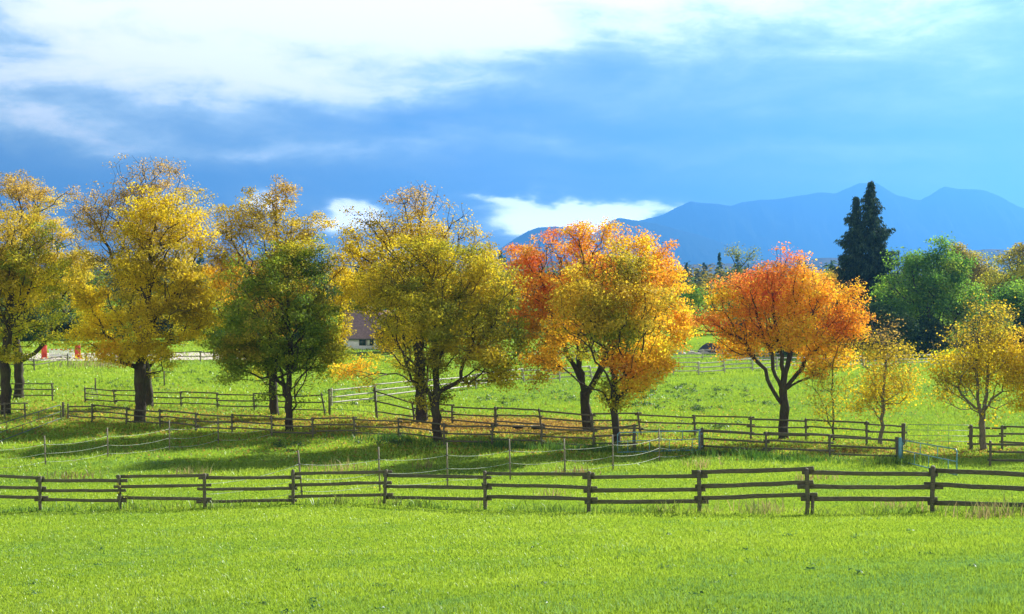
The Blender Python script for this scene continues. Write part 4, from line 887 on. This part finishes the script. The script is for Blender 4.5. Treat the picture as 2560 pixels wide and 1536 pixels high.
g = gpix(1777, 884); m = MB(); V = []; n = 14
for z, s in ((-.1, 1.0), (.35, .95), (.8, .7), (1.1, .35)):
    V += [(g[0] + 1.5 * s * math.cos(a / n * 6.2832) * rng.uniform(.9, 1.1), g[1] + 1.1 * s * math.sin(a / n * 6.2832), g[2] + z * rng.uniform(.9, 1.1)) for a in range(n)]
m.add(V, [(i * n + j, i * n + (j + 1) % n, (i + 1) * n + (j + 1) % n, (i + 1) * n + j) for i in range(3) for j in range(n)] + [tuple(3 * n + j for j in range(n))])
tag(m.build('covered_heap', M_dark, None, origin=g, smooth=True), 'low heap under a dark cover beside the row of boulders', 'heap')

# ------------------------------------------------------------------ grass, weeds, fallen leaves
def scatter_blades(name, n, d0, d1, seed, label, dens_fn=None, width=.00034, height=.036, hvar=.35, colors=None, power=0.0, xw=.46, mat=None, lean=1.1):
    rng = np.random.default_rng(seed)
    D = d0 * (d1 / d0) ** rng.random(n); x = rng.uniform(-1, 1, n) * (xw * D + 2)
    if dens_fn is not None:
        k = dens_fn(x, D) > rng.random(n); D, x = D[k], x[k]; n = len(D)
    z = ground(x, D); lit = litter_at(x, D) if d1 > 55 else 0
    keep = rng.random(n) > np.asarray(lit) * 1.1; D, x, z = D[keep], x[keep], z[keep]; n = len(D)
    patch = fbm(x / 4.2, D / 2.4, 50, 4); p2 = fbm(x / .8, D / .8, 55, 3); p3 = fbm(x / 11, D / 11, 58, 3)
    h = height * (1 + hvar * rng.normal(0, 1, n)) * (1 + 1.3 * np.clip(patch, -.4, .6) + .9 * p2) * (1 + D / 160); h = np.clip(h, .025, None)
    w = width * D * rng.uniform(.7, 1.4, n)
    a = rng.random(n) * 2 * math.pi; ln = lean * rng.random(n) * h; la = a + rng.normal(0, 1.2, n)
    tx, ty = np.cos(la) * ln, np.sin(la) * ln; wx, wy = np.cos(a) * w, np.sin(a) * w
    b0 = np.stack([x - wx, D - wy, z - .02], 1); b1 = np.stack([x + wx, D + wy, z - .02], 1)
    m0 = np.stack([x - wx * .75 + tx * .35, D - wy * .75 + ty * .35, z + h * .6], 1); m1 = np.stack([x + wx * .75 + tx * .35, D + wy * .75 + ty * .35, z + h * .6], 1)
    t = np.stack([x + tx, D + ty, z + h], 1)
    V = np.stack([b0, b1, m1, m0, t], 1).reshape(-1, 3); I = np.arange(n)[:, None] * 5
    q = I + np.array([[0, 1, 2, 3]]); tr = I + np.array([[3, 2, 4]])
    tone = np.clip(.5 + .9 * patch + .35 * p2 + .9 * p3 + rng.normal(0, .10, n), 0, 1)
    tint = palette_color(colors, tone) * rng.uniform(.9, 1.1, (n, 1))
    faces = [q.astype(np.int32), tr.astype(np.int32)]
    o = mesh_np(name, V, faces, mat or M_grass, None, tint=np.concatenate([tint, tint]))
    return tag(o, label, None, None, 'stuff')
GRASS = [(.16, .30, .075), (.235, .365, .038), (.305, .43, .03), (.38, .50, .05)]
scatter_blades('grass', 640000, 14, 62, 301, 'short bright green pasture grass', colors=GRASS)
scatter_blades('grass', 230000, 55, 175, 302, 'bright green paddock grass beyond the track', colors=GRASS, height=.075, xw=.44)
def along(pairs, wid):
    def f(x, y):
        v = np.zeros(len(x))
        for a, b in pairs:
            a, b = a[:2], b[:2]; d = b - a; t = np.clip(((x - a[0]) * d[0] + (y - a[1]) * d[1]) / (d @ d), 0, 1)
            r2 = (x - a[0] - d[0] * t) ** 2 + (y - a[1] - d[1] * t) ** 2; v = np.maximum(v, np.exp(-r2 / wid ** 2))
        return v
    return f
fl = along(list(zip(nfeet[:-1], nfeet[1:])), .35)
scatter_blades('long_grass', 260000, 26, 56, 303, 'longer uncut grass under the front fence', dens_fn=lambda x, y: fl(x, y) * np.clip(.35 + 1.8 * fbm(x / 1.3, y / 1.3, 77, 3), .05, 1), colors=[(.05, .12, .03), (.09, .20, .03), (.17, .27, .03), (.28, .27, .08)], height=.19, width=.0003)
bank = along([(a - np.array([0, 1.6, 0]), b - np.array([0, 1.6, 0])) for a, b in zip(fr_feet[:-1], fr_feet[1:])] + [(a - np.array([0, .5, 0]), b - np.array([0, .5, 0])) for a, b in zip(ft_feet[8:-1], ft_feet[9:])], 1.1)
scatter_blades('long_grass', 420000, 48, 84, 305, 'rank dark green grass on the bank below the track fence', dens_fn=lambda x, y: bank(x, y) * np.clip(.3 + 1.6 * fbm(x / 1.6, y / 1.6, 71, 3), .05, 1), colors=[(.03, .09, .012), (.06, .16, .016), (.12, .22, .02), (.20, .26, .04)], height=.24, width=.0003, lean=.8)
def tufts(x, y):
    v = np.zeros(len(x))
    for px, py, rx in [(964, 1262, .30), (1900, 1276, .45), (1925, 1279, .4), (1213, 1270, .25), (2250, 1266, .45), (2470, 1290, .6), (2330, 1275, .25), (180, 1195, .9), (840, 1178, .9), (1060, 1172, .5), (1752, 1170, .6), (300, 905, 3), (250, 915, 3), (1430, 1190, .8), (480, 1190, .6), (1380, 1240, .5), (2040, 1200, .6)]:
        g = gpix(px, py); v = np.maximum(v, np.exp(-((x - g[0]) ** 2 + (y - g[1]) ** 2) / rx ** 2))
    return v
scatter_blades('dry_grass', 900000, 26, 150, 304, 'tufts of dry straw coloured grass along the fences', dens_fn=lambda x, y: tufts(x, y) * .28, colors=[(.14, .09, .03), (.26, .18, .07), (.36, .28, .12), (.16, .20, .05)], height=.26, width=.00028, lean=.9)

trng = np.random.default_rng(41); TP = []
for _ in range(150):
    g = gpix(trng.uniform(-80, 2640), 1545 - 255 * trng.random() ** 1.4); TP.append((g[0], g[1], trng.uniform(.10, .34)))
def lone(x, y):
    v = np.zeros(len(x))
    for a, b, r in TP: v = np.maximum(v, np.exp(-(((x - a) / 1.6) ** 2 + (y - b) ** 2) / r ** 2))
    return v
scatter_blades('grass_tufts', 700000, 15, 48, 306, 'darker bluish tufts standing up from the mown pasture', dens_fn=lambda x, y: lone(x, y) * .20, colors=[(.11, .24, .06), (.17, .31, .07), (.24, .38, .08), (.34, .47, .12)], height=.07, width=.0003, lean=.9)
def weeds(name, pts, seed, label, pal, size, per):
    rng = np.random.default_rng(seed); C, N_, S_, T = [], [], [], []
    for (x, y, s) in pts:
        k = int(per * s); a = rng.random(k) * 6.283; r = np.abs(rng.normal(0, .28 * s, k))
        xx, yy = x + np.cos(a) * r, y + np.sin(a) * r
        C.append(np.stack([xx, yy, ground(xx, yy) + np.abs(rng.normal(.10, .07, k)) * s], 1)); N_.append(np.stack([np.cos(a) * .6, np.sin(a) * .6, np.ones(k)], 1) + rng.normal(0, .4, (k, 3)))
        S_.append(size * s ** .5 * rng.uniform(.6, 1.4, k)); T.append(palette_color(pal, rng.random(k)))
    V, Q = leaf_quads(np.concatenate(C), np.concatenate(N_), np.concatenate(S_), rng, .4)
    return tag(mesh_np(name, V, [Q], M_grass, None, tint=np.concatenate(T)), label, None, None, 'stuff')
rng = np.random.default_rng(8); dock = []
for px, py, k, sx, sy in [(1690, 985, 45, 110, 20), (1800, 978, 30, 110, 18), (1630, 1015, 18, 70, 10), (1770, 1025, 16, 60, 6), (1880, 1010, 8, 50, 6), (1390, 995, 16, 70, 16), (1790, 1065, 10, 60, 8), (1240, 1000, 14, 70, 20), (2290, 975, 18, 130, 20), (300, 960, 30, 200, 26), (500, 945, 16, 90, 20), (820, 990, 16, 90, 20), (720, 1118, 10, 60, 6), (960, 1110, 8, 60, 8), (2100, 980, 14, 80, 26), (2450, 1000, 14, 90, 30)]:
    for _ in range(k):
        g = gpix(px + rng.normal(0, sx * .6), py + rng.normal(0, sy * .6)); dock.append((g[0], g[1], rng.uniform(.4, 1.2)))
weeds('dock_weeds', dock, 9, 'clumps of broad leaved dock scattered over the paddock', [(.03, .08, .02), (.06, .13, .03), (.12, .20, .05)], .16, 34)
clov = []
for _ in range(70):
    g = gpix(rng.uniform(-60, 2620), 1536 - 235 * rng.random() ** 1.3); clov.append((g[0], g[1], rng.uniform(.15, .45)))
weeds('clover', clov, 10, 'small dark broad leaved weeds dotted in the front pasture', [(.04, .12, .04), (.07, .17, .06), (.12, .22, .08)], .10, 60)

def fallen_leaves():
    rng = np.random.default_rng(77); X, Y = [], []
    for px, py, n, sx, sy in [(1200, 1062, 16000, 3.2, 2.4), (1340, 1066, 14000, 3.2, 2.2), (1060, 1070, 8000, 4.5, 3.0), (850, 1062, 6000, 5, 3.2), (660, 1055, 5000, 5, 3), (400, 1045, 6000, 5, 4), (150, 1050, 6000, 5, 5), (30, 1030, 3000, 5, 4), (1470, 1085, 5000, 3, 2.5), (1600, 1110, 3000, 4, 3), (900, 1110, 2600, 6, 4), (300, 1095, 2600, 6, 5), (1300, 1125, 1500, 6, 3), (1950, 1115, 3500, 5, 2.5), (2200, 1122, 2500, 4, 2), (2400, 1132, 2500, 4, 1.6), (600, 960, 1500, 14, 8), (1250, 990, 1500, 14, 8), (1800, 1040, 1500, 12, 8), (2200, 1030, 1500, 12, 8), (300, 990, 2000, 8, 4)]:
        g = gpix(px, py); X.append(g[0] + rng.normal(0, sx, n)); Y.append(g[1] + rng.normal(0, sy, n))
    x, y = np.concatenate(X), np.concatenate(Y); k = rng.random(len(x)) < .46; x, y = x[k], y[k]; n = len(x)
    c = np.stack([x, y, ground(x, y) + .035 + .03 * rng.random(n)], 1); nm = np.array([0, 0, 1.]) + rng.normal(0, .45, (n, 3))
    V, Q = leaf_quads(c, nm, rng.uniform(.09, .16, n), rng, .9)
    tint = palette_color([(.20, .11, .04), (.36, .22, .05), (.58, .44, .05), (.46, .28, .08)], rng.random(n))
    tag(mesh_np('fallen_leaves', V, [Q], M_leaf, None, tint=tint), 'yellow and brown fallen leaves lying under the maples', None, None, 'stuff')
fallen_leaves()
make_tree('seedling', 'tiny yellow leaved seedling growing by the front fence', 'seedling', None, (317, 1276), .008, [(317, 1255), (316, 1240)], [], [(318, 1236, 16, 9, 0, 1, 1, [(.3, .34, .02), (.5, .45, .03)])], 14, 6, .06, 97, .06, r_tip=.003, step=.15, bf=.2)

# ------------------------------------------------------------------ the air
def build_haze():
    m, nt, N, L = new_mat('haze'); out = N('ShaderNodeOutputMaterial'); v = N('ShaderNodeVolumePrincipled'); L(v.outputs[0], out.inputs['Volume'])
    v.inputs['Color'].default_value = (.080, .305, .74, 1); v.inputs['Density'].default_value = HAZE_D; v.inputs['Anisotropy'].default_value = 0.5
    mb = MB(); mb.box((-9500, -450, -45), (9500, 12000, 760)); tag(mb.build('haze', m), kind='stuff')
HAZE_D = 1.75e-4
build_haze()
